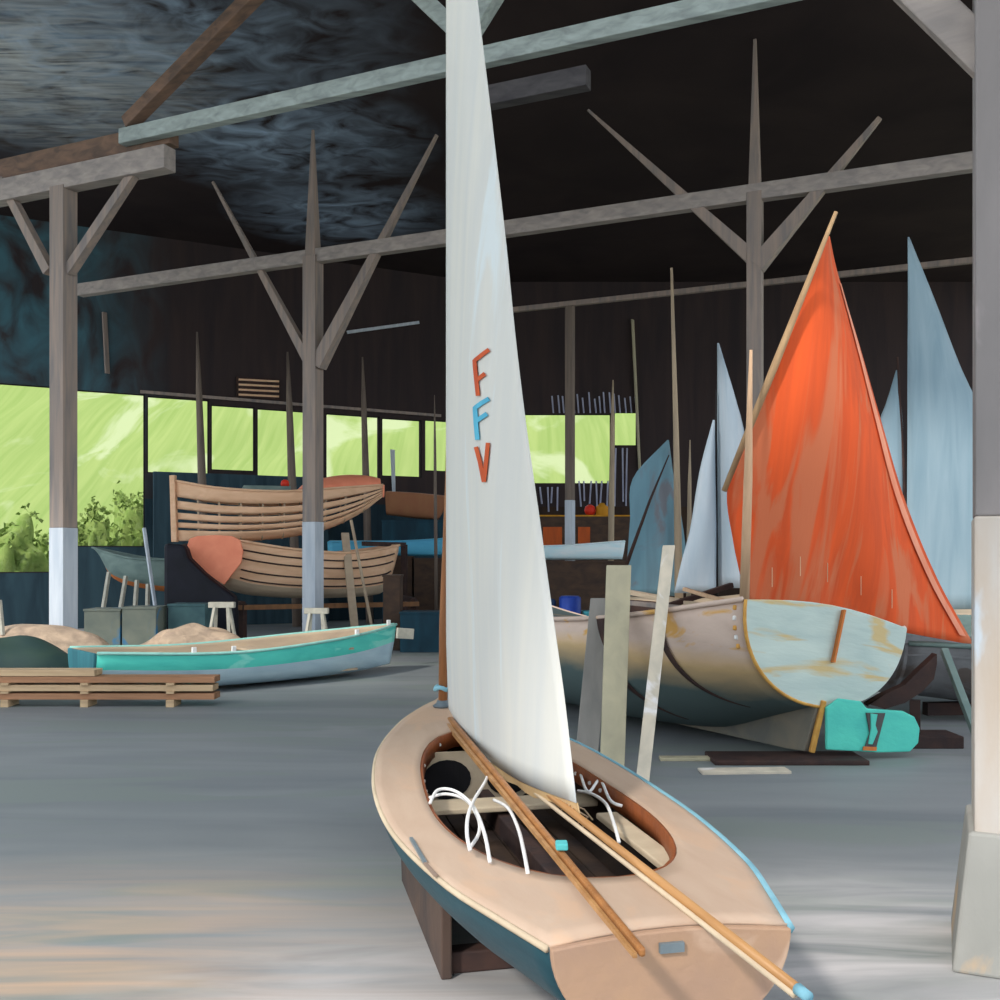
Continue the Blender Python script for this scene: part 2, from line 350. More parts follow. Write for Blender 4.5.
def beam(pl, p0, p1, w, h, m, label, name='timber_beam', off=0, lift=0):
    a = PL(pl, *p0); b = PL(pl, *p1); n = V((-frame_up(pl).y, frame_up(pl).x, 0))*off
    a = a+n; b = b+n; z = V((0, 0, lift)); c = (a+b)/2
    mb = MB().bar(a-c+z, b-c+z, w, h); o = mb.build(name, m, bevel=.012); o.location = c; return tag(o, label, 'beam')
zA = EYE+6.57; zB = EYE+5.96
def ly(pl, px, z): 
    d = PL(pl, px).y; return HZ-(z-EYE)/d*F
beam(PA, (122, ly(PA, 122, zA)), (1150, ly(PA, 1150, zA)), .16, .24, M_beaml, 'pale grey timber tie beam crossing highest behind the tall sail')
beam(PA, (-160, ly(PA, -160, zA)), (165, ly(PA, 165, zA)), .22, .34, M_beamb, 'brown timber beam at upper left above the left post', off=.2, lift=-.02)
beam(PA, (-160, ly(PA, -160, zA-.42)), (170, ly(PA, 170, zA-.42)), .26, .36, M_beam, 'grey brown bolster beam resting on the left post', lift=-.06)
beam(PA, (470, ly(PA, 470, zA-.5)), (586, ly(PA, 586, zA-.5)), .2, .26, mat('bolster_dark', (84, 82, 84), (66, 64, 68), (1, 8, 8)), 'short dark grey timber under the highest beam right of sail', name='timber_bolster', off=.1)
beam(PB, (80, ly(PB, 80, zB)), (1230, ly(PB, 1230, zB)), .2, .27, M_beam, 'long grey timber beam crossing the middle of the roof')
beam(PC, (505, ly(PC, 505, zB)), (1180, ly(PC, 1180, zB)), .12, .12, M_post, 'thin far timber beam passing behind the orange sail peak')
a = PL(PA, 128, 124); q = P(262, -12, 14.4); c = (a+q)/2
o = MB().bar(a-c, q-c, .2, .2).build('rafter', M_beamb, bevel=.01); o.location = c; tag(o, 'brown diagonal rafter rising from the upper left beam', 'rafter')
# eave strip above windows
a = PL(PW, 140, 392); q = PL(PW, 440, 416); dn = -n_*.06; c = (a+q)/2
o = struct(shift(MB().bar(a+dn, q+dn, .06, .08), c).build('trim_1', M_post)); o.location = c

# right-hand pillar
fa = math.atan2(-1, 2.256); cl_ = V((.4755*4.6, 4.6, 0)); e1 = V((math.cos(fa), math.sin(fa), 0)); e2 = V((-math.sin(fa), math.cos(fa), 0))
pb = cl_+e1*.26+e2*.26; r = root('square_pillar', pb, 'large pale square pillar on a stone plinth at the right edge', 'pillar', rz=fa)
zs_ = EYE+(HZ-516)/F*4.6
MB().box((-.26, -.26, zs_), (.26, .26, ROOF)).build('upper_shaft', M_pil, r, bevel=.01)
MB().box((-.265, -.265, .6), (.265, .265, zs_)).build('whitewashed_shaft', M_pilw, r, bevel=.012)
mb = MB(); w0, w1 = .36, .29
mb.add([(-w0,-w0,0),(w0,-w0,0),(w0,w0,0),(-w0,w0,0),(-w1,-w1,.63),(w1,-w1,.63),(w1,w1,.63),(-w1,w1,.63)], [(0,3,2,1),(4,5,6,7),(0,1,5,4),(1,2,6,5),(2,3,7,6),(3,0,4,7)])
mb.build('plinth', M_plin, r, bevel=.015)
iv_ = (Matrix.Translation(pb) @ Matrix.Rotation(fa, 4, 'Z')).inverted()
mb = MB().bar(iv_ @ P(1000, 72, 4.75), iv_ @ P(868, -55, 5.1), .17, .17); mb.build('brace', M_beam, r, bevel=.01)

# =====================================================================  HULLS
class Hull:
    def __init__(s, L, B, ZS, ZK, a=.75, c=.95, rake=.3, srake=0.0):
        s.L, s.B, s.ZS, s.ZK, s.a, s.c, s.rake, s.srake = L, B, ZS, ZK, a, c, rake, srake
    def pt(s, t, q, side=1, grow=0):    # q 0 keel .. 1 sheer
        b = max(interp(s.B, t), .012)+grow; zs = interp(s.ZS, t); zk = interp(s.ZK, t); th = q*math.pi/2
        y = b*math.sin(th)**(s.a if not isinstance(s.a, list) else interp(s.a, t)); z = zk+(zs-zk)*(1-math.cos(th)**s.c)
        x = s.L*t-s.rake*(1-(z-zk)/(zs-zk+1e-6))**1.3*max(0, (t-.7)/.3)**2+s.srake*(1-(z-zk)/(zs-zk+1e-6))*max(0, 1-t/.12)
        return V((x, side*y, z))
    def skin(s, n=36, m=14, q0=0, q1=1, mf=None, mb=None, grow=0, t0=0, t1=1):
        mb = mb or MB()
        rows = []
        if q0 == 0:
            for i in range(n+1):
                t = t0+(t1-t0)*i/n
                rows.append([s.pt(t, q1*(m-j)/m, 1, grow) for j in range(m)]+[s.pt(t, q1*j/m, -1, grow) for j in range(m+1)])
            mb.grid(rows, mf=(lambda i, j: mf(i, abs(j-m+.5)/m)) if mf else None)
        else:
            for sd in (1, -1):
                rows = [[s.pt(t0+(t1-t0)*i/n, q0+(q1-q0)*j/m, sd, grow) for j in range(m+1)] for i in range(n+1)]
                mb.grid(rows)
        return mb
    def transom(s, th=.03, m=16, crown=0, t=0):
        top = s.pt(t, 1)
        poly = [s.pt(t, (m-j)/m, 1) for j in range(m)]+[s.pt(t, j/m, -1) for j in range(m+1)]
        if crown: poly += [V((top.x, -top.y+2*top.y*k/8, top.z+crown*math.sin(math.pi*k/8))) for k in range(1, 8)]
        return MB().prism(poly, (-th, 0, 0))
    def rail(s, r=.025, n=30, q=1, out=.01):
        pr = MB()
        for sd in (1, -1):
            pr.tube([s.pt(i/n, q, sd)+V((0, sd*out, 0)) for i in range(n+1)], r, 8)
        return pr
    def deck(s, camber=.04, n=30, drop=0):
        rows = []
        for i in range(n+1):
            a = s.pt(i/n, 1, 1); rows.append([V((a.x, a.y*(1-2*k/10), a.z-drop+camber*(1-(1-2*k/10)**2))) for k in range(11)])
        return MB().grid(rows)
def heading(st, bw): d = V(bw)-V(st); return math.atan2(d.y, d.x), d.length

# ---- 1. foreground dinghy
S = V((.54, 3.15, 0)); Bo = V((-.435, 7.42, 0)); ang, L = heading(S, Bo)
dh = Hull(L, [(0,.40),(.06,.48),(.15,.59),(.3,.69),(.42,.715),(.55,.69),(.7,.59),(.85,.38),(.95,.16),(1,.015)],
          [(0,.70),(.4,.68),(.7,.74),(1,.83)], [(0,.38),(.3,.30),(.7,.28),(.9,.36),(1,.55)], a=.88, c=1.02, rake=.3)
dg = root('sailing_dinghy', S, 'beige decked sailing dinghy with dark teal hull standing in the foreground', 'boat', rz=ang)
dh.skin(40, 14).build('hull', [M_dhull], dg, smooth=True, solid=.02, inner=M_inner)
tr = dh.transom(.03, 16, .03).build('transom', M_dtran, dg, bevel=.006); tr['label'] = 'varnished wooden transom'
xc, ax_, aw = 1.89, 1.40, .49
def egg(th):
    ct, st = math.cos(th), math.sin(th); e = 2.25
    k = (abs(ct)/ax_)**e+(abs(st)/(aw*(1-.06*ct)))**e; rr = k**(-1/e); return V((xc+rr*ct, rr*st, 0))
def deckz(x, y):
    t = min(max(x/L, 0), 1); b = max(interp(dh.B, t), .02); return interp(dh.ZS, t)+.035*(1-min(1, (y/b)**2))+.006
outer = [dh.pt(i/60, 1, 1) for i in range(61)]+[dh.pt(1-i/60, 1, -1) for i in range(1, 61)]+[V((0, -.4+.8*k/10, .7)) for k in range(1, 10)]
rows = []
for k in range(7):
    row = []
    for o_ in outer+[outer[0]]:
        th = math.atan2(o_.y, o_.x-xc); e = egg(th); w = k/6; p = V((o_.x, o_.y, 0)).lerp(e, w); p.z = deckz(p.x, p.y); row.append(p)
    rows.append(row)
MB().grid(rows).build('deck', M_deck, dg, smooth=True, solid=.015)
# coaming
cm = MB(); N_ = 72; ring = []
for i in range(N_+1):
    e = egg(2*math.pi*i/N_); z = deckz(e.x, e.y); ring.append((e, z))
cm.grid([[V((e.x, e.y, z-.004)) for e, z in ring], [V((e.x*.995+xc*.005, e.y*.99, z-.10)) for e, z in ring]])
co = cm.build('coaming', M_coam, dg, smooth=True, solid=.015)
for i in list(range(2, 14, 3))+list(range(58, 72, 3)):
    e, z = ring[i]; inn = V((xc-e.x, -e.y, 0)).normalized(); p = V((e.x, e.y, z-.05))+inn*.018
    MB().tube([p, p+inn*.01], .011, 8).build('stud', M_rope, co)
rimb = MB(); rimb.tube([dh.pt(i/40, 1, 1)+V((0,.006,-.006)) for i in range(41)], .012, 6); rimb.build('rubbing_strake', M_bei, dg, smooth=True)
rimb = MB(); rimb.tube([dh.pt(i/40, 1, -1)+V((0,-.006,-.008)) for i in range(41)], .02, 6); o = rimb.build('rubbing_strake', M_deckrim, dg, smooth=True); o['label'] = 'pale blue rubbing strake'
def inside_w(t, z):
    for j in range(20):
        p = dh.pt(t, j/19)
        if p.z >= z: return p.y
    return dh.pt(t, 1).y
# bulkhead with round opening, thwart, side benches, centreboard case, floorboards
bx = 3.05; tb = bx/L; wb = inside_w(tb, .45)
mb = MB(); mb.prism([(bx, y, z) for y, z in ((-.40,.62),(-.36,.46),(-.2,.36),(.2,.36),(.36,.46),(.40,.62),(.36,.70),(-.36,.70))], (.02,0,0))
bk = mb.build('bulkhead', M_bei, dg)
mb = MB(); mb.prism([(bx-.004, .19+.15*math.cos(k*math.pi/10), .535+.12*math.sin(k*math.pi/10)) for k in range(20)], (-.004, 0, 0)); mb.build('hatch_opening', M_black, bk)
mb = MB(); mb.prism([(bx-.004, -.19+.13*math.cos(k*math.pi/10), .525+.1*math.sin(k*math.pi/10)) for k in range(20)], (-.004, 0, 0)); mb.build('hatch_opening', M_black, bk)
MB().box((2.28, -.52, .52), (2.5, .52, .55)).build('thwart', M_bei, dg, bevel=.008)
MB().box((.75, -.44, .60), (1.75, -.33, .63)).build('side_bench', M_bei, dg, bevel=.008)
MB().box((.75, .42, .56), (1.75, .5, .59)).build('side_bench', M_bei, dg, bevel=.008)
MB().box((1.2, -.04, .33), (2.9, .04, .5)).build('centreboard_case', mat('case_dark_wood', (70, 52, 46), (50, 42, 44)), dg, bevel=.008)
fl = MB()
for k in range(-3, 4): fl.box((.7, k*.1-.045, .385), (3.0, k*.1+.045, .395))
fl.build('floorboards', M_inner, dg)
p = G(400, 836, .7); p2 = G(419, 866, .7)
inv = (Matrix.Translation(S) @ Matrix.Rotation(ang, 4, 'Z')).inverted()
def loc(pw): return inv @ V(pw)
def onDeck(px, py, h=.008):
    q = loc(G(px, py, .715)); q.z = deckz(q.x, q.y)+h; return q
MB().bar(onDeck(411, 834), onDeck(425, 858), .014, .012).build('deck_slot', M_met, dg)
MB().bar(onDeck(425, 859), onDeck(436, 872), .014, .008).build('deck_slot', mat('slot_dull_wood', (150, 130, 116)), dg)  # aft end of the slot in dull brown
# plate on transom
q = loc(P(659, 939, 3.07)); 
pl = MB(); pl.box((-.045, -.025, .665), (-.028, .055, .695)).build('name_plate', M_met, dg)
MB().bar((1.0, 0, .22), (3.9, 0, .30), .05, .16).build('keel', M_dbrown, dg)
MB().bar((.05, 0, .36), (1.0, 0, .27), .04, .1).build('skeg', M_dbrown, dg)
# mast + fittings
mp = loc(P(442.5, 712, 7.0)); mz = deckz(mp.x, mp.y)
mz0 = mz
mst = MB().tube([V((mp.x, mp.y, .4)), loc(P(443.5, 620, 7.0)), loc(P(448, 480, 7.02)), loc(P(453, 200, 7.05)), loc(P(459, -130, 7.05))], [.034, .03, .02, .014, .008], 12).build('mast', M_mast, dg, smooth=True)
MB().lathe([(.06, 0), (.07, .012), (.045, .03), (.036, .05)], (mp.x, mp.y, mz-.005), 16).build('mast_collar', M_met, mst)
cl = MB(); cl.tube([(mp.x+.05*math.cos(a), mp.y+.05*math.sin(a), mz+.13+.01*math.sin(3*a)) for a in [k*.5 for k in range(14)]], .016, 8); cl.build('blue_lashing', M_deckrim, mst, smooth=True)
# boom and sail
B0 = loc(P(449, 716, 6.93)); B1 = loc(P(798, 989, 2.62))
bo = MB().tube([B0, B0.lerp(B1, .5), B1], [.018, .018, .0145], 10).build('boom', M_spar2, dg, smooth=True)
MB().tube([B1, B1+(B1-B0).normalized()*.05], [.0165, .015], 10).build('boom_end_cap', M_deckrim, bo, smooth=True)
MB().tube([B0+V((0,0,-.03)), B0.lerp(B1, .5)+V((0,.02,-.03)), B1+V((0,.01,-.014))], .010, 8).build('boom_rib', M_bei, bo, smooth=True)
leech_px = [(-130, 463), (20, 480), (120, 492), (250, 507), (340, 516), (430, 527), (520, 540), (600, 551), (700, 565), (805, 577)]
cw = P(577, 803, 4.36); hd = P(458, -125, 6.95)
def sailpt(u, v):
    vr = v; R = cw.lerp(hd, vr); y = HZ-(R.z-EYE)/R.y*F; pxr = interp(leech_px, y)
    R = V(((pxr-500)/F*R.y, R.y, R.z)); yl = 713+(-130-713)*v
    pxl = 446.5+2.5*max(0, (yl-640)/75)
    Lp = P(pxl, yl, 6.95)
    p = Lp.lerp(R, u)
    if v < .12: p.z += -.07*math.sin(math.pi*u)*(1-v/.12)
    bel = .16*math.sin(math.pi*u)*(math.sin(math.pi*min(1, v+.12))**.7 if v+.12 < 1 else 0)
    nrm = (R-Lp).cross(V((0,0,1))).normalized()
    p = p+nrm*bel*.8*(1-v)+nrm*.012*math.sin(9*u+3*v)*math.sin(math.pi*u)*(1-v)
    return p
sl = MB().grid([[loc(sailpt(i/24, j/60)) for i in range(25)] for j in range(61)]).build('mainsail', M_sail, dg, smooth=True, solid=.004)
def sail_at(px, py):
    u, v = .4, .5
    def pr(u, v):
        p = sailpt(u, v); return (500+p.x/p.y*F, HZ-(p.z-EYE)/p.y*F)
    for _ in range(40):
        a = pr(u, v); e = 1e-3; b1 = pr(u+e, v); b2 = pr(u, v+e)
        J = ((b1[0]-a[0])/e, (b2[0]-a[0])/e, (b1[1]-a[1])/e, (b2[1]-a[1])/e); det = J[0]*J[3]-J[1]*J[2]
        rx, ry = px-a[0], py-a[1]
        u = min(.98, max(.02, u+(J[3]*rx-J[1]*ry)/det*.8)); v = min(.99, max(0, v+(-J[2]*rx+J[0]*ry)/det*.8))
    p = sailpt(u, v); p1 = sailpt(u+.01, v); p2 = sailpt(u, v+.01); n = (p1-p).cross(p2-p).normalized()
    if n.dot(p-V((0,0,EYE))) > 0: n = -n
    return p+n*.012
def letter(name, strokes, m, w=2.0):
    mb = MB()
    for st in strokes:
        pts = []
        for i in range(len(st)-1):
            for k in range(6): pts.append(tuple(st[i][j]+(st[i+1][j]-st[i][j])*k/6 for j in range(2)))
        pts.append(st[-1]); rows = []
        for i, p in enumerate(pts):
            a = pts[max(0, i-1)]; b = pts[min(len(pts)-1, i+1)]; dx, dy = b[0]-a[0], b[1]-a[1]; l = math.hypot(dx, dy) or 1
            rows.append([loc(sail_at(p[0]-dy/l*w*s, p[1]+dx/l*w*s)) for s in (-1, -.4, .4, 1)])
        mb.grid(rows)
    mb.build(name, m, sl, solid=.002)
letter('sail_letter', [[(491, 350), (484, 355), (476.5, 361), (478, 378), (480, 396)], [(479, 380), (487, 374)]], M_lred)
letter('sail_letter', [[(491, 399), (484, 403), (477, 408), (478, 424), (479.5, 440)], [(478.5, 421), (489, 414)]], M_lblue, 2.2)
letter('sail_letter', [[(478, 447), (482, 462), (486, 482)], [(486, 482), (488, 464), (490, 443)]], M_lred)
MB().grid([[loc(sailpt(i/20, 0)) for i in range(21)], [loc(sailpt(i/20, 0)+V((.01, -.01, -.045-.01*math.sin(i*1.7)))) for i in range(21)]]).build('foot_tabling', mat('foot_tan', (206, 176, 130), (180, 150, 112)), sl, solid=.006)
# frayed canvas at the foot
fr = MB(); random.seed(3)
for k in range(26):
    t = .36+.24*k/26; p = B0.lerp(B1, t)+V((0,0,.02)); fr.tube([p, p+V((random.uniform(-.1,.1), random.uniform(-.09,.02), -.03+random.uniform(-.03,.01))), p+V((random.uniform(-.12,.12), random.uniform(-.14,-.02), -.09))], .004, 5)
fr.build('frayed_foot_rope', mat('frayed_tan', (190, 160, 124), (150, 130, 112)), sl)
# loose spar
a0 = P(450, 720, 6.65); a1 = P(643, 953, 2.84); c = (a0+a1)/2
a0.z = max(a0.z, .80)
sp = root('wooden_spar', a1, 'varnished wooden spar lying from mast to transom left of the boom', 'spar')
mb = MB().bar(a0-a1, V((0,0,0)), .035, .045, .020, .028); mb.build('spar_body', M_spar, sp, bevel=.008)
mb = MB().bar(a0-a1+V((-.033,0,-.012)), V((-.022,0,-.008)), .022, .03, .012, .014); mb.build('pale_edge', M_spar2, sp)
pm = (a0-a1)*.24; MB().box((pm.x-.02, pm.y-.03, pm.z+.02), (pm.x+.025, pm.y+.03, pm.z+.045)).build('jam_cleat', M_turqm, sp, bevel=.005)
# keel cradle
k = root('boat_cradle', S, 'brown timber cradle under the foreground dinghy', 'cradle', rz=ang)
for xx in (1.56, 2.6): MB().box((xx-.05, -.45, 0), (xx+.05, .45, .1)).build('bearer', M_dbrown, k, bevel=.01)
for sd in (-1, 1):
    MB().prism([(1.46, sd*.44, 0), (2.85, sd*.44, 0), (2.95, sd*.44, .34), (1.46, sd*.44, .33)], (0, sd*.05, 0)).build('side_board', mat('cradle_brown', (84, 68, 60), (58, 52, 52), (3, 3, 3)), k, bevel=.008)
# ropes in cockpit
def smooth_pts(pts, n=6):
    out = []
    for i in range(len(pts)-1):
        p0 = pts[max(i-1, 0)]; p1 = pts[i]; p2 = pts[i+1]; p3 = pts[min(i+2, len(pts)-1)]
        for k in range(n):
            t = k/n; out.append(.5*((2*p1)+(p2-p0)*t+(2*p0-5*p1+4*p2-p3)*t*t+(3*p1-p0-3*p2+p3)*t**3))
    out.append(pts[-1]); return out
ropes = [([(430, 803), (438, 790), (455, 791), (473, 806), (484, 832), (490, 862)], .75, 'white rope looping from left coaming into the dinghy cockpit'),
         ([(429, 798), (446, 794), (466, 800), (478, 818), (479, 833), (470, 848)], .73, 'white rope forming the small inner loop over the thwart'),
         ([(489, 762), (487, 778), (474, 800), (468, 816), (467, 834), (470, 850)], .77, 'white rope hanging from the varnished spar to the thwart'),
         ([(494, 800), (508, 808), (518, 828), (524, 852), (528, 874)], .74, 'white rope running to the rear coaming of the cockpit'),
         ([(578, 791), (592, 794), (606, 804), (614, 824), (619, 842)], .72, 'white rope arching beside the boom at right of cockpit'),
         ([(580, 772), (588, 792), (600, 780), (610, 800), (622, 806)], .70, 'crumpled white cord along the right coaming of the cockpit')]
for pts, z, lb in ropes:
    w = smooth_pts([G(x, y, z-(.02 if i in (0, len(pts)-1) else 0)) for i, (x, y) in enumerate(pts)]); c = w[0]
    o = MB().tube([p-c for p in w], .008, 8).build('rope', M_rope, smooth=True); o.location = c; tag(o, lb, 'rope')

# ---- 2. large boat on the right
S = V((3.06-.17, 9.35-.1, 0)); ang = math.radians(120); L = 6.2
bh = Hull(L, [(0,1.08),(.12,1.24),(.3,1.38),(.5,1.36),(.72,1.02),(.9,.45),(1,.02)],
          [(0,1.36),(.15,1.18),(.3,1.05),(.5,1.0),(.8,1.15),(1,1.4)], [(0,.50),(.07,.36),(.2,.12),(.5,.04),(.85,.12),(1,.5)], a=[(0,.93),(.15,.85),(.35,.72),(1,.8)], c=.9, rake=.5)
bb = root('beached_sailing_boat', S, 'big heeled boat with pale green transom, pink beige sides and orange sail', 'boat', rz=ang, rx=math.radians(8.8))
hm = M_bhull; nt_ = hm.node_tree; N = nt_.nodes; K = nt_.links
def zfade(nt_, lo, hi, col, amp=.25, ns=2.2):
    N = nt_.nodes; K = nt_.links; b = N['Principled BSDF']; src = b.inputs['Base Color'].links[0].from_socket
    tc = N.new('ShaderNodeTexCoord'); sp_ = N.new('ShaderNodeSeparateXYZ'); K.new(tc.outputs['Object'], sp_.inputs[0])
    mp_ = N.new('ShaderNodeMapping'); mp_.inputs['Scale'].default_value = (ns*.5, ns, ns*1.4); K.new(tc.outputs['Object'], mp_.inputs[0])
    n_1 = N.new('ShaderNodeTexNoise'); n_1.inputs['Detail'].default_value = 6; n_1.inputs['Scale'].default_value = 1; K.new(mp_.outputs[0], n_1.inputs[0])
    a1 = N.new('ShaderNodeMath'); a1.operation = 'MULTIPLY_ADD'; a1.inputs[1].default_value = amp; K.new(n_1.outputs[0], a1.inputs[0]); K.new(sp_.outputs[2], a1.inputs[2])
    mr = N.new('ShaderNodeMapRange'); mr.inputs[1].default_value = hi; mr.inputs[2].default_value = lo; K.new(a1.outputs[0], mr.inputs[0])
    mx = N.new('ShaderNodeMix'); mx.data_type = 'RGBA'; K.new(mr.outputs[0], mx.inputs[0]); K.new(src, mx.inputs[6]); mx.inputs[7].default_value = (*lin(col), 1); K.new(mx.outputs[2], b.inputs['Base Color'])
hm = hm.copy(); hm.name = 'hull_height_blend'  # pink beige blends to ochre, then dark teal, towards the keel
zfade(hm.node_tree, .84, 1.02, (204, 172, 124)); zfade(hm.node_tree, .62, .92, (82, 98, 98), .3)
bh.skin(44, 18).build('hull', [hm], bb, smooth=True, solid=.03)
tr = bh.transom(.04, 20, .09).build('transom', M_btran, bb, bevel=.01)
tp = MB(); tp.tube([bh.pt(0, 1-j/18, 1)+V((-.03,0,0)) for j in range(19)], .016, 8)
tp.build('edge_moulding', M_ochre, tr, smooth=True)
for j in range(5):
    p = bh.pt(.012, 1-.035-j*.06, 1); MB().box((p.x-.015, p.y-.02, p.z-.022), (p.x+.02, p.y+.015, p.z+.022)).build('rust_patch', M_ochre if j % 2 == 0 else M_rope, bb, bevel=.01)
MB().bar((-.05, -.06, .92), (-.05, -.13, 1.42), .02, .11).build('tiller_slot', M_orangew, tr)
bh.deck(.06).build('deck', M_bbot, bb, smooth=True, solid=.02)
bh.rail(.025, 40).build('gunwale', M_bhull, bb, smooth=True)
kp = [(.0,0,.56),(-.03,0,.5),(.07,0,.07),(.3,0,.06),(4.8,0,.06),(5.6,0,.2),(5.5,0,.35),(4.8,0,.25),(1.5,0,.3),(.4,0,.42)]
MB().prism([(x, -.05, z) for x, y, z in kp], (0, .1, 0)).build('keel', mat('keel_grey_brown', (132, 124, 108), (104, 104, 98), (3, 3, 3)), bb, bevel=.01)
MB().bar((-.055, 0, .56), (.02, 0, .07), .05, .05).build('sternpost', M_ochre, bb, bevel=.01)
# rudder turned to the right of the picture
rr = MB(); rp = [(0,.50),(.12,.60),(.35,.60),(.42,.54),(.80,.56),(.93,.52),(1.0,.42),(1.0,.28),(.92,.19),(.6,.15),(.05,.12)]
rd_dir = V((-.28, -.95, 0)).normalized()
rr.prism([V((-.07, 0, z))+rd_dir*x for x, z in rp], V((-.04, .01, 0)))
rd = rr.build('rudder', M_rudder, bb, bevel=.012)
o = MB().prism([V((-.118, .012, z))+rd_dir*x for x, z in ((.40,.50),(.60,.52),(.54,.18),(.42,.17),(.46,.32))], V((-.008, 0, 0))).build('rudder_recess', mat('recess_dark', (86, 84, 84), (60, 60, 62)), rd)
MB().prism([V((-.128, .012, z))+rd_dir*x for x, z in ((.44,.50),(.51,.50),(.50,.40),(.53,.34),(.49,.22),(.45,.22),(.46,.36))], V((-.008, 0, 0))).build('rudder_pintle', M_rudder, rd)
MB().prism([V((-.128, .012, z))+rd_dir*x for x, z in ((.40,.19),(.54,.20),(.54,.165),(.40,.155))], V((-.006, 0, 0))).build('rudder_strap', M_orangew, rd)
for t, w in ((.135, .08), (.255, .13)):  # dark bands laid on the hull in place of the leaning boards' shadows
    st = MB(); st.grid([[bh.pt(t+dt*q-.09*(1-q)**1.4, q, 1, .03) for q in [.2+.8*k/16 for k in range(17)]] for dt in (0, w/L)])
    st.build('shadow_band', M_dbrown, bb, smooth=True, solid=.008)
# mizzen mast, yard, orange sail (in the boat's own frame)
minv = (Matrix.Translation(S) @ Matrix.Rotation(ang, 4, 'Z') @ Matrix.Rotation(math.radians(8.8), 4, 'X')).inverted()
def bl(p): return minv @ V(p)
MB().tube([bl(P(744, 612, 9.95)), bl(P(748, 480, 9.95)), bl(P(751, 350, 9.95))], [.05, .045, .015], 12).build('mast', M_ptan, bb, smooth=True)
MB().tube([bl(P(724, 491, 10.2)), bl(P(775, 365, 10.2)), bl(P(836, 212, 10.2))], [.028, .04, .02], 10).build('yard', mat('yard_tan', (176, 146, 110), (150, 120, 90), (9, 9, 2)), bb, smooth=True)
lft = [(235, 828), (300, 801), (400, 761), (485, 728), (540, 733), (602, 746), (655, 752)]
rgt = [(235, 829.5), (270, 837), (350, 861), (420, 881), (500, 905), (580, 938), (645, 974)]
def osail(u, v, off=0):
    yl = 236+(604-236)*v; yr = 236+(645-236)*v
    a = P(interp(lft, yl), yl, 10.3); b = P(interp(rgt, yr), yr, 11.1); p = a.lerp(b, u)
    p.y += -.35*math.sin(math.pi*u)*math.sin(math.pi*min(.9, v*.9))+.05*math.sin(14*u+2*v)*v*math.sin(math.pi*u)-off
    return bl(p)
os_ = MB().grid([[osail(i/30, j/40) for i in range(31)] for j in range(41)]).build('lug_sail', M_orange, bb, smooth=True, solid=.006)
sb = MB().grid([[osail(u, .12+.86*j/40, .03) for u in (.945-.05*(1-j/40), .975-.02*(1-j/40))] for j in range(41)]); sb.build('sail_seam', M_pink, os_, solid=.003)
for (x, y0, y1) in ((778, 567, 590), (809, 556, 590), (838, 562, 600), (870, 575, 605), (900, 588, 632)):
    y0 -= 0; u = (x-746)/(974-746); v0 = (y0-236)/(604-236+41*u); v1 = min(.99, (y1-236)/(604-236+41*u))
    pa = osail(u, v0, .03); MB().tube([pa, bl(minv.inverted() @ pa - V((0, 0, .2)))], .004, 6).build('reef_point', M_ptan, os_)
# planks / spars on deck
def lying(name, p, q, w, h, m, lb, cat, bev=.006, w1=None):
    p = V(p); q = V(q); c = (p+q)/2; o = MB().bar(p-c, q-c, w, h, w1, None).build(name, m, bevel=bev); o.location = c; return tag(o, lb, cat)
lying('plank', P(628, 592, 12.2), P(705, 606, 11.4), .14, .05, M_woodg, 'grey brown plank lying across the big boat deck', 'plank')
lying('plank', P(632, 603, 11.8), P(722, 612, 10.9), .12, .05, M_post, 'grey plank lying lowest on the big boat deck behind pale board', 'plank')
lying('boom_spar', P(668, 606, 11.5), P(732, 585, 11.8), .07, .06, M_dbrown, 'dark spar propped on the big boat deck under white sails', 'spar')
lying('batten', P(684, 589, 11.3), P(728, 602, 10.7), .05, .04, M_ptan, 'pale peach batten lying on the big boat deck', 'batten')
# props, cradle pieces
ck = root('curved_hull_support', P(905, 745, 10.0)*1, 'dark brown curved bilge support right of the pale transom', 'support')
ck.location.z = 0; c0 = V(ck.location)
pts = [P(868, 705, 9.75), P(895, 697, 9.75), P(918, 680, 9.8), P(937, 656, 9.9)]
mb = MB(); 
rows = [(868, 706, 704), (885, 694, 709), (905, 685, 703), (922, 668, 692), (934, 657, 679), (937, 654, 664)]
mb.grid([[P(x, y0, 9.95)-c0, P(x, y1, 9.95)-c0] for x, y0, y1 in rows]); mb.build('curved_arm', M_dbrown, ck, solid=.12)
MB().bar(P(915, 700, 10.0)-c0, V((P(915, 700, 10.0).x-c0.x, P(915, 700, 10).y-c0.y, 0)), .1, .1).build('upright', M_dbrown, ck)
MB().box((-.5, -.2, 0), (.5, .2, .12)).build('foot', M_dbrown, ck, bevel=.01)
lying('leaning_prop', P(944, 650, 10.35), G(985, 757, .02), .07, .07, M_gg, 'thin grey green prop leaning beside the right pillar', 'prop')
for (px, d, w, lb) in ((790, 9.5, .5, 'dark timber block under the keel of the big boat'), ):
    c = G(px, 768, 0); o = MB().box((-.65, -.2, 0), (.75, .25, .045)).build('keel_block', M_dbrown, bevel=.01); o.location = (c.x, c.y+.3, 0); tag(o, lb, 'block')
c = G(745, 772, 0); o = MB().box((-.4, -.1, 0), (.38, .08, .025)).build('plank', M_paleb, bevel=.004); o.location = c; o.rotation_euler.z = .05; tag(o, 'pale plank lying flat on the floor before the keel block', 'plank')
c = G(690, 760, 0); o = MB().box((-.28, -.06, 0), (.28, .06, .03)).build('plank', M_tan, bevel=.004); o.location = c; tag(o, 'short weathered plank flat on the floor behind the pale board', 'plank')

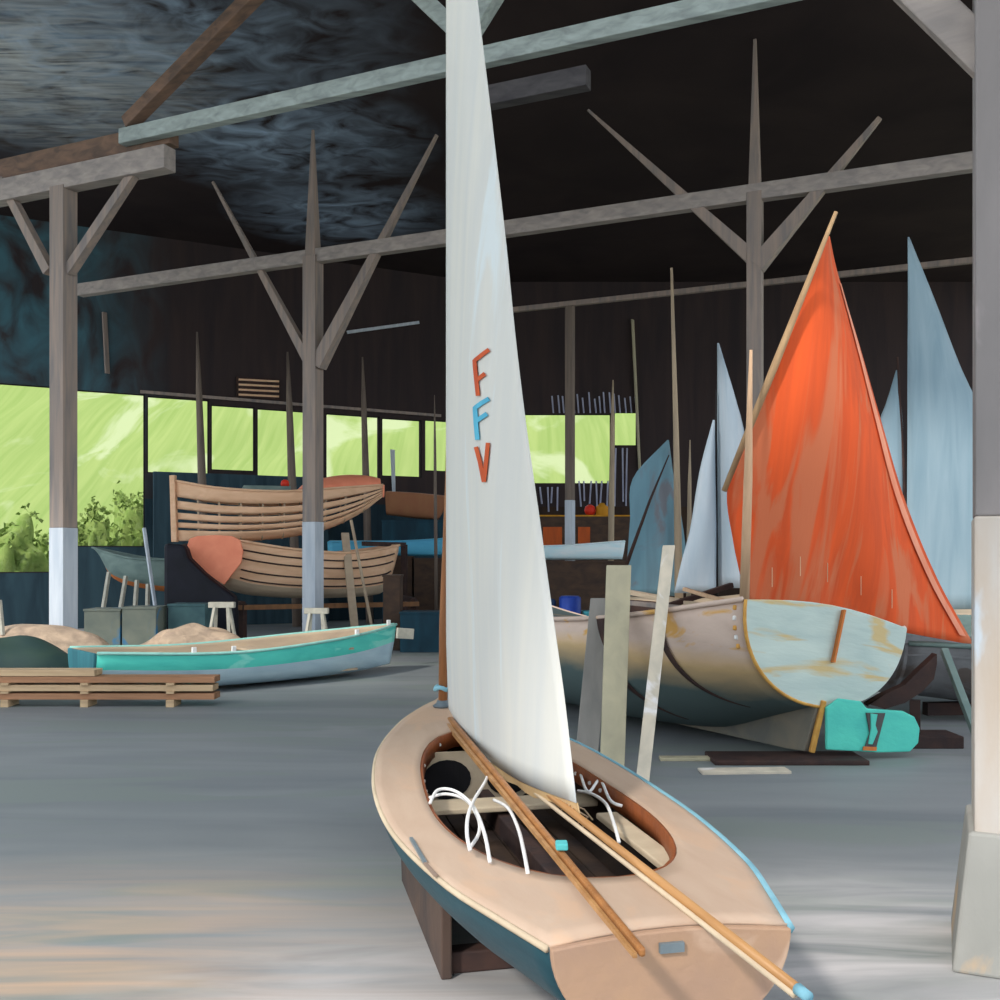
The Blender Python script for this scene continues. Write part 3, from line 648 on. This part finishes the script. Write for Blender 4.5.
# three upright boards
def board(p0, p1, w0, w1, th, m, lb, name='upright_board'):
    p0 = V(p0); p1 = V(p1); d = (p1-p0); s = V((1, 0, 0)); n = d.cross(s).normalized()*th; mb = MB()
    mb.prism([-s*w0/2, s*w0/2, d+s*w1/2, d-s*w1/2], n); o = mb.build(name, m, bevel=.005); o.location = p0; return tag(o, lb, 'board')
def gp(px, py): q = G(px, py, 0); return q
board(gp(587, 752), P(601, 598, 10.2), .22, .21, .04, M_greyb, 'grey board leaning on the big hull, leftmost of three', )
board(gp(612, 776), P(619, 565, 9.9), .21, .245, .04, M_tan, 'wide tan board leaning on the big hull, middle of three')
board(gp(642, 786), P(669, 545, 9.75), .11, .12, .05, M_paleb, 'narrow pale board leaning on the big hull, rightmost of three')

# ---- 3. small sailing boats with furled or set sails at right rear
def small_boat(st, L, ang, label, hm, sails, masts, zs=1.0, half=.55, zk=.15):
    h = Hull(L, [(0, half*.7), (.35, half), (.7, half*.75), (1, .02)], [(0, zs-.05), (.5, zs-.1), (1, zs)], [(0, zk+.1), (.5, zk), (1, zk+.25)], rake=.25)
    r = root('small_sailing_boat', st, label, 'boat', rz=ang)
    h.skin(24, 10).build('hull', hm, r, smooth=True, solid=.025); h.transom(.03).build('transom', hm, r); h.deck(.04).build('deck', M_woodg, r, smooth=True, solid=.015)
    MB().box((.4, -.06, 0), (L*.8, .06, zk+.1)).build('keel', M_dbrown, r)
    iv = (Matrix.Translation(V(st)) @ Matrix.Rotation(ang, 4, 'Z')).inverted()
    for (poly, d0, d1, m) in sails:     # poly = rows (y, xl, xr) in sight angles at the boat's distance
        rows = []; ys = poly
        n = 20
        for j in range(n+1):
            y = ys[0][0]+(ys[-1][0]-ys[0][0])*j/n
            xl = interp([(a, b) for a, b, c_ in ys], y); xr = interp([(a, c_) for a, b, c_ in ys], y)
            row = []
            for i in range(11):
                u = i/10; p = P(xl+(xr-xl)*u, y, d0+(d1-d0)*u); p.y -= .12*math.sin(math.pi*u)*math.sin(math.pi*j/n); row.append(iv @ p)
            rows.append(row)
        MB().grid(rows).build('sail', m, r, smooth=True, solid=.006)
    for (pts, d, r0, m, nm) in masts:
        pp = [iv @ P(x, y, d) for x, y in pts]; k = len(pp)
        MB().tube(pp, [r0*(1-.7*i/(k-1)) for i in range(k)], 8).build(nm, m, r, smooth=True)
    return r
small_boat((2.15, 17.2, 0), 2.2, .05, 'small boat with blunt teal grey sail left of the white sails', M_dbrown,
    [([(440, 667.5, 669), (478, 633, 674), (520, 630, 682), (560, 627, 686), (596, 624, 680)], 17.3, 17.5, M_tsail)],
    [([(679, 598), (676, 430), (671.5, 268)], 17.15, .075, M_polel, 'mast'), ([(626, 566), (650, 500), (669, 455)], 17.1, .035, M_dbrown, 'gaff')], zs=1.2)
small_boat((2.35, 14.2, 0), 1.9, .05, 'small boat with two narrow white sails left of the orange sail', M_gg,
    [([(343, 717.5, 719), (400, 717.5, 736), (440, 717.5, 745), (520, 718, 742), (588, 718, 740)], 14.4, 14.2, M_lsail2),
     ([(420, 713, 714.5), (470, 700, 715), (530, 690, 716), (560, 682, 716), (593, 674, 716)], 14.2, 14.2, M_lsail2)],
    [([(716, 596), (716, 500), (716, 390)], 14.3, .035, M_black, 'mast')], zs=1.25, half=.45)
small_boat((5.3, 14.8, 0), 3.2, .02, 'small boat with tall pale blue sail beside the right pillar', M_gg,
    [([(237, 908, 909.5), (300, 908, 935), (370, 907.5, 962), (430, 907.5, 990), (520, 907, 1010), (612, 907, 1030)], 15.0, 15.2, M_lsail),
     ([(370, 896, 898), (400, 887, 901), (430, 877, 903), (520, 872, 904), (596, 868, 905)], 15.2, 15.1, M_lsail)],
    [([(906, 610), (905, 500), (897.5, 357)], 15.1, .05, M_dbrown, 'mast')], zs=1.15, half=.55)
gh = Hull(4.6, [(0,.7),(.3,.95),(.7,.75),(1,.02)], [(0,.92),(.5,.85),(1,1.1)], [(0,.3),(.5,.08),(1,.4)])
r = root('grey_boat', (4.45, 11.8, 0), 'dark grey boat hull behind the pillar below the orange sail corner', 'boat', rz=.12)
gh.skin(30, 12).build('hull', M_grey, r, smooth=True, solid=.03); gh.transom(.04).build('transom', M_grey, r); gh.rail(.03).build('gunwale', M_gg, r, smooth=True)
gh.deck(.03, drop=.12).build('deck', M_grey, r, solid=.02)
MB().box((.6, -.06, 0), (3.8, .06, .15)).build('keel', M_dbrown, r)

# ---- 4. teal boat, left
S = V((-5.5, 13.2, 0)); Bw = V((-1.72, 16.45, 0)); ang, L = heading(S, Bw)
th_ = Hull(L, [(0,.52),(.2,.72),(.45,.8),(.7,.66),(.88,.34),(1,.02)], [(0,.64),(.35,.56),(.7,.64),(1,.76)], [(0,.14),(.3,.05),(.8,.05),(1,.12)], a=.55, c=1.1, rake=.12)
r = root('teal_rowing_boat', S, 'long teal rowing boat with pale blue boot behind the lumber', 'boat', rz=ang)
th_.skin(40, 16, mf=lambda i, q: 1 if q < .70 else 0).build('hull', [M_teal, M_boot], r, smooth=True, solid=.025, inner=M_woodg)
th_.transom(.04).build('transom', M_teald, r, bevel=.01)
th_.rail(.022).build('gunwale', mat('pale_teal_rail', (160, 216, 204), (140, 196, 188)), r, smooth=True)
for x in (1.2, 2.6, 3.7):
    w = interp(th_.B, x/L)-.03; MB().box((x-.12, -w, .46), (x+.12, w, .49)).build('thwart', M_woodg, r)
for x, sd in ((1.2, -1), (1.75, -1), (3.9, -1), (4.85, 0)):
    w = interp(th_.B, x/L)*sd; z = interp(th_.ZS, x/L); MB().box((x-.03, w-.02, z), (x+.03, w+.02, z+.09)).build('thole_pin', M_rope, r, bevel=.006)
fl = MB().box((.5, -.4, .12), (4.0, .4, .15)); fl.build('floorboards', M_woodg, r)

# lumber stack
Lx0, Lx1 = -8.2, P(220, 0, 12.75).x
names = [(.422, M_lumbl, .02, 12.75, -1.5), (.34, M_lumb, 0, 12.75, 0), (.235, M_lumbl, 0, 12.75, -.02), (.13, M_lumb, 0, 12.75, 0)]
lbl = ['pale top board of the lumber stack', 'brown plank second from top in the lumber stack', 'pale plank third in the lumber stack', 'brown plank at the bottom of the lumber stack']
for (z, m, dz, d, dx), lb in zip(names, lbl):
    o = MB().box((Lx0, -.13, -.038), (Lx1+dx, .13, .038)).build('lumber_plank', m, bevel=.004); o.location = (0, d-.12, z); o.rotation_euler.z = 0; tag(o, lb, 'plank', 'stacked lumber planks')
for zi, z in enumerate((.046, .1825, .2875)):
    for k, px in enumerate((15, 93, 177)):
        x = P(px, 0, 12.75).x; hh = (.046, .0145, .0145)[zi]
        o = MB().box((-.05, -.16, -hh), (.05, .13, hh)).build('lumber_sticker', M_lumbl, bevel=.003); o.location = (x, 12.63, z)
        tag(o, ['bottom', 'middle', 'upper'][zi]+' spacer batten in the lumber stack, '+['near the left picture edge', 'at the middle of the stack', 'nearest the stack end'][k], 'batten', 'lumber spacer battens')

def mound(name, c, rx, ry, h, m, lb, cat, seed=0, amp=.25, stuff=False):
    mb = MB(); rows = []
    for i in range(19):
        t = i/18; row = []
        for k in range(41):
            a = 2*math.pi*k/40; n = 1+amp*noise.noise(V((math.cos(a)*1.5+seed, math.sin(a)*1.5, t*2)))
            row.append(V((rx*math.sin(t*math.pi/2)*math.cos(a)*n, ry*math.sin(t*math.pi/2)*math.sin(a)*n, max(0, h*math.cos(t*math.pi/2)**.8*(1+amp*.8*noise.noise(V((math.cos(a)*t*3+seed, math.sin(a)*t*3, 7))))))))
        rows.append(row)
    o = mb.grid(rows).build(name, m, smooth=True); o.location = c; tag(o, lb, cat)
    if stuff: o['kind'] = 'stuff'
    return o
mound('shavings_heap', (-7.35, 15.35, 0), 1.7, .6, .84, M_shav, 'heap of pale wood shavings around the left post foot', 'heap', 1, .15, True)
mound('shavings_heap', (-5.05, 16.6, 0), 1.0, .5, .72, M_shav, 'heap of pale shavings beyond the teal boat stern', 'heap', 5, .3, True)
mound('green_tarpaulin', (-6.95, 14.05, 0), 1.2, .55, .74, M_tarpg, 'dark green tarpaulin mound behind the lumber stack', 'tarpaulin', 9, .15)

# trestles
def trestle(px, py, d, lb, w=.5, h=None):
    t = P(px, py, d); r = root('trestle', (t.x, d, 0), lb, 'trestle', group='pale sawhorses'); h = t.z
    MB().box((-w/2, -.07, h-.1), (w/2, .07, h)).build('top_rail', M_trest, r, bevel=.008)
    for sx in (-1, 1):
        for sy in (-1, 1):
            MB().bar((sx*w*.25, sy*.05, h-.08), (sx*w*.5+.0, sy*.3, 0), .05, .04).build('leg', M_trest, r)
    return r
trestle(222, 602, 17.6, 'pale grey trestle left of the grey post, before black tarpaulin', .45)
trestle(316.5, 608, 17.6, 'pale grey trestle standing before the painted foot of grey post', .42)

c_ = P(31, 0, 15.9); lying('white_stake', (c_.x, 15.0, .7), (c_.x-.05, 15.0, P(0, 600, 15.0).z), .05, .05, M_trest, 'short pale stake standing in the shavings by left edge', 'stake')
lying('plank_end', P(397, 633, 17.0), P(413, 634, 17.2), .06, .18, M_trest, 'pale block end projecting beyond the teal boat bow', 'block')
# ---- 5. planked boats on rack
def planked(st, bw, zs, zk, half, lb, m, gaps, ribs, upper):
    st = V(st); bw = V(bw); ang, L = heading((st.x, st.y, 0), (bw.x, bw.y, 0))
    h = Hull(L, half, zs, zk, a=.62, c=1.05, rake=.35 if upper else .25)
    r = root('planked_boat', (st.x, st.y, st.z), lb, 'boat', rz=ang)
    return h, r, L
# upper: its stem at left end, so the bow is at left
st = V((-2.7, 22.9, 2.2)); bw = V((-7.0, 21.6, 2.2)); ang, L = heading(st, bw)
uh = Hull(L, [(0,.10),(.2,.5),(.5,.7),(.8,.42),(1,.03)], [(0,1.30),(.2,1.2),(.5,1.08),(.8,1.14),(1,1.30)], [(0,1.02),(.12,.62),(.3,.25),(.6,.03),(1,.0)], a=.62, c=1.05, rake=.05)
r = root('planked_boat', st, 'unfinished boat with open slatted planking, upper of the two stacked', 'boat', rz=ang, group=None)
pk = MB()
for (q0, q1) in ((.82, 1.0), (.68, .775), (.55, .635), (.425, .505), (.0, .38)):
    if q0 == 0: uh.skin(32, 8, 0, q1, mb=pk)
    else: uh.skin(32, 3, q0, q1, mb=pk)
pk.build('planking', M_woodl, r, smooth=True, solid=.02)
for k in range(1, 10):
    t = k/10; w = MB(); pts = [uh.pt(t, q/12, 1, -.045) for q in range(12, 0, -1)]+[uh.pt(t, q/12, -1, -.045) for q in range(13)]
    w.tube(pts, .022, 6); w.build('rib', M_woodg, r, smooth=True)
MB().bar((L+.02, 0, -.02), (L+.06, 0, 1.42), .12, .12).build('stem_post', M_woodl, r, bevel=.012)
o = uh.transom(.04, t=0).build('transom', M_coral, r); o['label'] = 'coral painted transom'
cv = []
for i in range(13):
    x = .05+i*.16; w = interp(uh.B, x/L)+.02; zz = interp(uh.ZS, x/L); cv.append([(x, w*(1-2*k/10), zz+.01+.30*math.sin(math.pi*min(1, (i+1)/13))**.5*(1-(1-2*k/10)**2)) for k in range(11)])
o = MB().grid(cv).build('canvas_cover', M_coral, r, smooth=True, solid=.01); o['label'] = 'coral canvas cover'
uh.rail(.025).build('gunwale', M_woodl, r, smooth=True)
MB().box((2.1, -.55, 1.02), (3.1, .55, 1.2)).build('side_bench', M_gg, r, bevel=.01)
q = P(283, 487, 22.0); o = MB().lathe([(.02, 0), (.08, .02), (.1, .08), (.08, .15), (.03, .18)], (0, 0, 0), 14).build('red_float', M_red, smooth=True); o.location = (P(283, 0, 22.1).x, 22.3, 3.40); tag(o, 'small red float sitting in the upper planked boat', 'float')
# lower: transom at left end
st = V((-5.85, 20.9, .95)); bw = V((-2.35, 23.2, .95)); ang, L = heading(st, bw)
lh = Hull(L, [(0,.58),(.25,.78),(.55,.75),(.85,.4),(1,.03)], [(0,1.28),(.3,1.08),(.65,1.0),(1,1.18)], [(0,.28),(.15,.1),(.5,.0),(.9,.05),(1,.2)], a=.62, c=1.0, rake=.3)
r = root('planked_boat', st, 'tan clinker boat with coral heart shaped transom, lower of the two stacked', 'boat', rz=ang)
lh.skin(32, 14, mf=lambda i, q: 1 if q < .45 else 0).build('hull', [M_woodl, M_woodg], r, smooth=True, solid=.025)
for q in (.48, .62, .78, .89):
    s_ = MB()
    for sd in (1, -1): s_.tube([lh.pt(.06+.9*i/24, q, sd, .012) for i in range(25)], .018, 6)
    s_.build('plank_edge', M_dbrown, r, smooth=True)
lh.transom(.04).build('transom', M_woodg, r)
hp = [(187,546),(189,539),(197,536),(215,535),(232,536),(240,540),(243,551),(241,563),(234,572),(224,585),(213,578),(200,569),(191,558)]
hc = V((-5.65, 20.2, 0)); zb = P(0, 585, 20.2).z; hc.z = zb
o = MB().prism([P(x, y, 20.2)-hc for x, y in hp], (0, .05, 0)).build('added_transom_board', M_coral, bevel=.015); o.location = hc  # separate upright board added to show the boat's heart-shaped transom
tag(o, 'added coral board standing in for the heart shaped transom of the lower planked boat', 'board')
lh.rail(.028).build('gunwale', M_woodl, r, smooth=True)
# rack
rk = root('boat_rack', (-4.6, 22.2, 0), 'dark timber rack carrying the two planked boats', 'rack')
def rb(p, q, w, nm='rack_beam', m=M_dbrown): MB().bar(V(p)-V(rk.location), V(q)-V(rk.location), w).build(nm, m, rk)
for (x, y) in ((-6.6, 22.9), (-2.3, 24.0), (-5.3, 20.6), (-1.9, 22.2)):
    rb((x, y, 0), (x, y, 2.15 if y > 22.5 else .9), .12, 'rack_post')
rb((-6.6, 22.9, .88), (-5.3, 20.6, .88), .12); rb((-2.3, 24.0, .88), (-1.9, 22.2, .88), .12)
rb((-5.6, 20.45, .82), (-1.8, 22.1, .82), .1, 'rack_rail', mat('ochre_rail', (140, 100, 66), (110, 80, 58)))
rb((-6.9, 21.9, 2.1), (-6.3, 23.0, 2.1), .1); rb((-3.0, 22.0, 2.15), (-2.3, 24.0, 2.15), .1)
# oars / boards leaning on lower boat
lying('leaning_board', P(345, 533, 21.9), V((P(357, 0, 21.2).x, 21.1, .02)), .17, .05, M_woodg, 'tan board leaning on the lower planked boat', 'board')
lying('leaning_pole', P(351, 520, 21.8), V((P(376, 0, 21).x, 20.9, .02)), .05, .05, M_woodg, 'thin tan pole leaning beside the tan board', 'pole')
# black tarp stack
o = MB(); o.prism([P(163, 543, 19.7), P(184, 545, 19.7), P(188, 558, 19.7), P(203, 573, 19.7), P(222, 588, 19.7), P(234, 597, 19.7), V((P(236, 0, 19.7).x, 19.7, 0)), V((P(163, 0, 19.7).x, 19.7, 0))], (0, .36, 0))
c = V((-6.2, 19.7, 0)); o = shift(o, c).build('tarpaulin_stack', M_tarpk, bevel=.08); o.location = c; tag(o, 'black tarpaulin covered stack left of the coral transom', 'tarpaulin')

# grey green boat on props
st = V((-6.35, 21.2, 1.2)); ang = math.pi-.06
g = Hull(2.35, [(0,.5),(.5,.5),(.8,.28),(1,.02)], [(0,.62),(.5,.62),(1,.86)], [(0,-.12),(.4,-.05),(.8,.2),(1,.72)], a=.7, rake=.2)
r = root('greygreen_boat', st, 'small grey green boat standing on thin props beside left post', 'boat', rz=ang)
g.skin(24, 12, mf=lambda i, q: 1 if q < .45 else 0).build('hull', [M_gg, M_orangew], r, smooth=True, solid=.025); g.transom(.03).build('transom', M_gg, r); g.rail(.02).build('gunwale', M_gg, r)
for k, (x0, x1, y) in enumerate(((109, 100, 0), (126, 117, 1), (137, 135, 0), (148, 149, 1))):
    t = P(x0, 572+4*k, 20.75); b_ = P(x1, 0, 20.7); lying('boat_prop', t, (b_.x, 20.55, .0), .07, .07, M_trest, 'thin pale prop under the grey green boat, '+['leftmost', 'second from left', 'third from left', 'rightmost'][k], 'prop')
lying('leaning_pole', P(144, 528, 20.6), V((P(163, 0, 20.2).x, 20.1, 0)), .06, .06, M_postw, 'thin white pole leaning in front of the grey green boat', 'pole')

# crates
def crate(x0, x1, ytop, d, m, lb, name='crate', depth=.6, cat='crate', z0=0, lid=None):
    a = P(x0, ytop, d); b_ = P(x1, ytop, d); c = V(((a.x+b_.x)/2, d+depth/2, z0)); w = (b_.x-a.x)/2; h = a.z-z0
    r = root(name, c, lb, cat); MB().box((-w, -depth/2, 0), (w, depth/2, h-.04)).build('body', m, r, bevel=.01)
    MB().box((-w-.015, -depth/2-.015, h-.04), (w+.015, depth/2+.015, h)).build('lid', lid or m, r, bevel=.006)
    return r
crate(84, 120, 609, 18.4, M_crate, 'weathered grey crate with blue stains right of left post')
crate(122, 156, 607, 18.4, M_crate, 'weathered grey crate with blue stains, nearer the teal crate')
crate(168, 205, 604, 18.8, M_tcrate, 'teal grey crate left of the trestle')
crate(390, 412, 556, 24.9, M_brown, 'dark brown tall crate under the left blue hull', name='tall_crate')
crate(414, 470, 558, 24.9, M_brown, 'dark brown wide crate beside the tall crate near mast', name='tall_crate')
crate(400, 440, 612, 19.5, M_dteal, 'dark teal crate on the floor left of the dinghy mast')
crate(383, 400, 575, 19.9, M_brown, 'brown narrow crate beyond the teal boat bow')
crate(442, 480, 600, 19.5, M_dteal, 'dark teal crate mostly hidden behind white sail')
crate(382, 470, 520, 27.6, M_dteal, 'tall dark teal cabinet carrying the small brown hull', name='tall_cabinet', cat='cabinet', depth=.5)
crate(480, 628, 561, 22.3, M_brown, 'long brown cupboard under the right blue hull', name='low_cupboard', cat='cupboard', depth=.8)
r = crate(524, 642, 515, 27.0, M_brown, 'tall brown cupboard carrying the red float and yellow can', name='tall_cupboard', cat='cupboard', depth=.7, lid=M_yel)
MB().box((P(543,0,27).x-r.location.x, -.38, P(0,546,27).z), (P(562,0,27).x-r.location.x, -.35, P(0,527,27).z)).build('door', mat('orange_door', (196, 92, 40), (160, 78, 40)), r)
MB().box((P(578,0,27).x-r.location.x, -.38, P(0,546,27).z), (P(590,0,27).x-r.location.x, -.35, P(0,527,27).z)).build('door', MATS['orange_door'], r)
zt = P(0, 515, 27).z
o = MB().lathe([(.04, 0), (.12, .03), (.16, .13), (.13, .24), (.05, .29)], (0, 0, 0), 16).build('red_float', M_red, smooth=True); o.location = (P(590,0,27.3).x, 27.3, zt); tag(o, 'round red float on the tall brown cupboard', 'float')
o = MB().lathe([(.16, 0), (.17, .02), (.17, .24), (.1, .28), (.06, .34)], (0, 0, 0), 16).build('yellow_can', M_yel, smooth=True); o.location = (P(602,0,27.3).x, 27.3, zt); tag(o, 'yellow can beside the red float on cupboard', 'can')
# drums
def drum(px, ytop, w, d, m, lb):
    t = P(px, ytop, d); rr_ = w/2/F*d; r = root('drum', (t.x, d, 0), lb, 'drum'); h = t.z
    MB().lathe([(rr_*.96, 0), (rr_, .03), (rr_, h*.33), (rr_*1.05, h*.345), (rr_, h*.36), (rr_, h*.64), (rr_*1.05, h*.655), (rr_, h*.67), (rr_, h-.03), (rr_*.96, h)], n=24).build('body', m, r, smooth=True)
    MB().lathe([(rr_*.85, h-.005), (rr_*.85, h+.02)], n=24).build('lid', m, r)
drum(570, 597, 22, 18.2, M_blue, 'bright blue drum beyond the big boat bow')
drum(547, 600, 18, 18.3, mat('streaked_blue', (70, 100, 128), (32, 54, 90), (9, 9, .6)), 'dull streaked blue drum between white sail and bright drum')
crate(585, 603, 612, 18.0, mat('bright_teal_box', (70, 158, 172), (56, 136, 150)), 'small teal crate right of the bright blue drum')

# blue hulls
def shell(x0, x1, d, zt, zb, m, lb, bow_right=True):
    a = P(x0, 0, d); b_ = P(x1, 0, d); L = b_.x-a.x; h = zt-zb
    hh = Hull(L, [(0,.22),(.3,.3),(.7,.28),(1,.16 if bow_right else .02)], [(0,h*.8),(.5,h*.82),(1,h*1.1)], [(0,.02),(.5,0),(1,.01)], a=.45, c=1.3, rake=.06)
    r = root('blue_hull', (a.x, d+.3, zb), lb, 'boat')
    hh.skin(30, 10).build('hull', m, r, smooth=True, solid=.02); hh.transom(.03).build('transom', m, r); hh.transom(.02, t=1).build('bow_panel', m, r); hh.rail(.018).build('gunwale', m, r); hh.deck(.03).build('deck', m, r, smooth=True)
shell(328, 476, 24.9, P(0, 538, 25.0).z, P(0, 556, 25.0).z, M_blueb, 'sky blue hull visible left of the dinghy mast on crates')
shell(490, 626, 22.4, P(0, 543, 22.4).z, P(0, 560, 22.4).z, M_bluew, 'pale blue hull right of the tall sail on brown cupboard')
# small brown hull on cabinet
hh = Hull(1.7, [(0,.42),(.5,.45),(1,.1)], [(0,.75),(.5,.7),(1,.62)], [(0,.12),(.5,.02),(1,.0)], a=.5, c=1.2)
c = P(388, 0, 27.8); r = root('brown_hull', (c.x, 27.85, P(0, 519, 27.6).z), 'small brown upturned hull on the dark teal cabinet', 'boat')
hh.skin(16, 10).build('hull', mat('brown_orange_hull', (158, 112, 78), (150, 100, 72), (2, 2, 1)), r, smooth=True, solid=.02); hh.transom(.03).build('transom', MATS['brown_orange_hull'], r); hh.deck(.03).build('deck', MATS['brown_orange_hull'], r, smooth=True)
# partition screen
a = PL(PW, 150, 473)-n_*.6; q = PL(PW, 322, 473)-n_*.6; zt = a.z; c = V((a.x, a.y, 0))
mb = MB().prism([V((0,0,0)), V((q.x-a.x, q.y-a.y, 0)), V((q.x-a.x, q.y-a.y, 0))+n_*.1, n_*.1], (0, 0, zt))
o = mb.build('boarded_screen', M_slate, bevel=.01); o.location = c; tag(o, 'dark slate blue boarded screen below the left windows', 'screen')
# masts and poles
def pole(px, y0, px1, d, r0, m, lb, name='mast', pxtop=None):
    t = P(px, y0, d); b_ = P(px1, 0, d); c = V((b_.x, d, 0)); tt = t-c
    o = MB().tube([V((0,0,0)), tt*.5, tt*.8, tt], [r0, r0*.95, r0*.7, r0*.2], 10).build(name, m, smooth=True); o.location = c; return tag(o, lb, 'mast')
pole(197, 332, 207, 25.5, .11, M_pole, 'brown mast in front of the fourth left window', )
pole(287.5, 352, 297, 26.6, .12, M_pole, 'brown mast left of the grey post')
pole(362.5, 357, 370, 27.8, .11, M_pole, 'brown mast right of the grey post')
pole(434.5, 395, 436.5, 24.2, .045, M_pole, 'thin dark mast just left of the tall sail')
pole(613, 380, 610, 25.2, .08, M_polel, 'pale thin mast in front of the right green window')
o = lying('hanging_plank', P(633, 320, WB.y-.03), P(640, 470, WB.y-.03), .28, .05, M_tan, 'tan plank fixed upright on the back wall', 'plank', w1=.2)
pole(690, 440, 688, 19, .05, M_polel, 'short thin mast right of the teal grey sail')
# wall fixings
def onwall(px, py, off=.05): return PL(PW, px, py)-n_*off
lying('wall_batten', onwall(104, 313, .08), onwall(107, 374, .08), .14, .05, M_post, 'faint dark batten on the wall above the left windows', 'batten')
vt = root('louvre_vent', onwall(258, 388, .0), 'small louvred vent with pale slats high on the left wall', 'vent'); c = V(vt.location)
MB().prism([onwall(236, 377, .03)-c, onwall(279, 380, .03)-c, onwall(279, 400, .03)-c, onwall(236, 397, .03)-c], n_*-.03).build('backing', M_dbrown, vt)
for k in range(4):
    y = 380+5*k; MB().bar(onwall(238, y, .09)-c, onwall(278, y+2, .09)-c, .05, .05).build('slat', M_woodl, vt)
lying('pale_batten', onwall(346, 333, .1), onwall(418, 323, .1), .06, .09, M_postw, 'pale tapering batten high on the dark wall left of sail', 'batten', w1=.02)
lying('hanging_cloth', onwall(391, 450, .12), onwall(393, 512, .12), .22, .04, M_postw, 'pale cloth strip hanging by the windows left of mast', 'cloth', w1=.1)
# laths on back wall above and below right windows
random.seed(11)
for k in range(17):
    px = 552+5.2*k+random.uniform(-1, 1); y0 = random.uniform(392, 399)
    if 563 < px < 577: px += 0
    d = WB.y-.02; y1 = 413 if px < 636 else 440
    lying('pale_lath', P(px, y0, d), P(px+1.5, y1, d), .05, .04, M_slat, 'thin pale lath standing above the right green windows', 'lath')['group'] = 'laths above right windows'
for k in range(15):
    px = 540+6.3*k+random.uniform(-1.5, 1.5); y1 = random.uniform(500, 514); y0 = 487 if px < 568 else (481 if px < 613 else 448)
    lying('pale_lath', P(px, y0, WB.y-.02), P(px+random.uniform(-2, 2), y1, WB.y-.02), .06, .04, M_slat, 'thin pale lath standing below the right green windows', 'lath')['group'] = 'laths below right windows'

# =====================================================================  LIGHT & CAMERA
W = bpy.data.worlds.new('World'); bpy.context.scene.world = W; W.use_nodes = True
nt = W.node_tree; bg = nt.nodes['Background']; bg.inputs[0].default_value = (.86, .93, 1.0, 1); bg.inputs[1].default_value = 2.05
sun = bpy.data.lights.new('Sun', 'SUN'); sun.energy = 2.8; sun.angle = math.radians(5); sun.color = (1, .93, .84)
so = bpy.data.objects.new('Sun', sun); C.objects.link(so)
dirv = V((.55, .75, -.78)); so.rotation_euler = dirv.to_track_quat('-Z', 'Y').to_euler(); so.location = (-20, -20, 30)
cam = bpy.data.cameras.new('Camera'); cam.lens = 36; cam.sensor_width = 36; cam.shift_y = .055; cam.clip_end = 400
co_ = bpy.data.objects.new('Camera', cam); C.objects.link(co_); co_.location = (0, 0, EYE); co_.rotation_euler = (math.pi/2, 0, 0)
sc = bpy.context.scene; sc.camera = co_
vs = sc.view_settings; vs.view_transform = 'Standard'; vs.look = 'None'; vs.exposure = 0.0; vs.gamma = 1; vs.use_curve_mapping = False
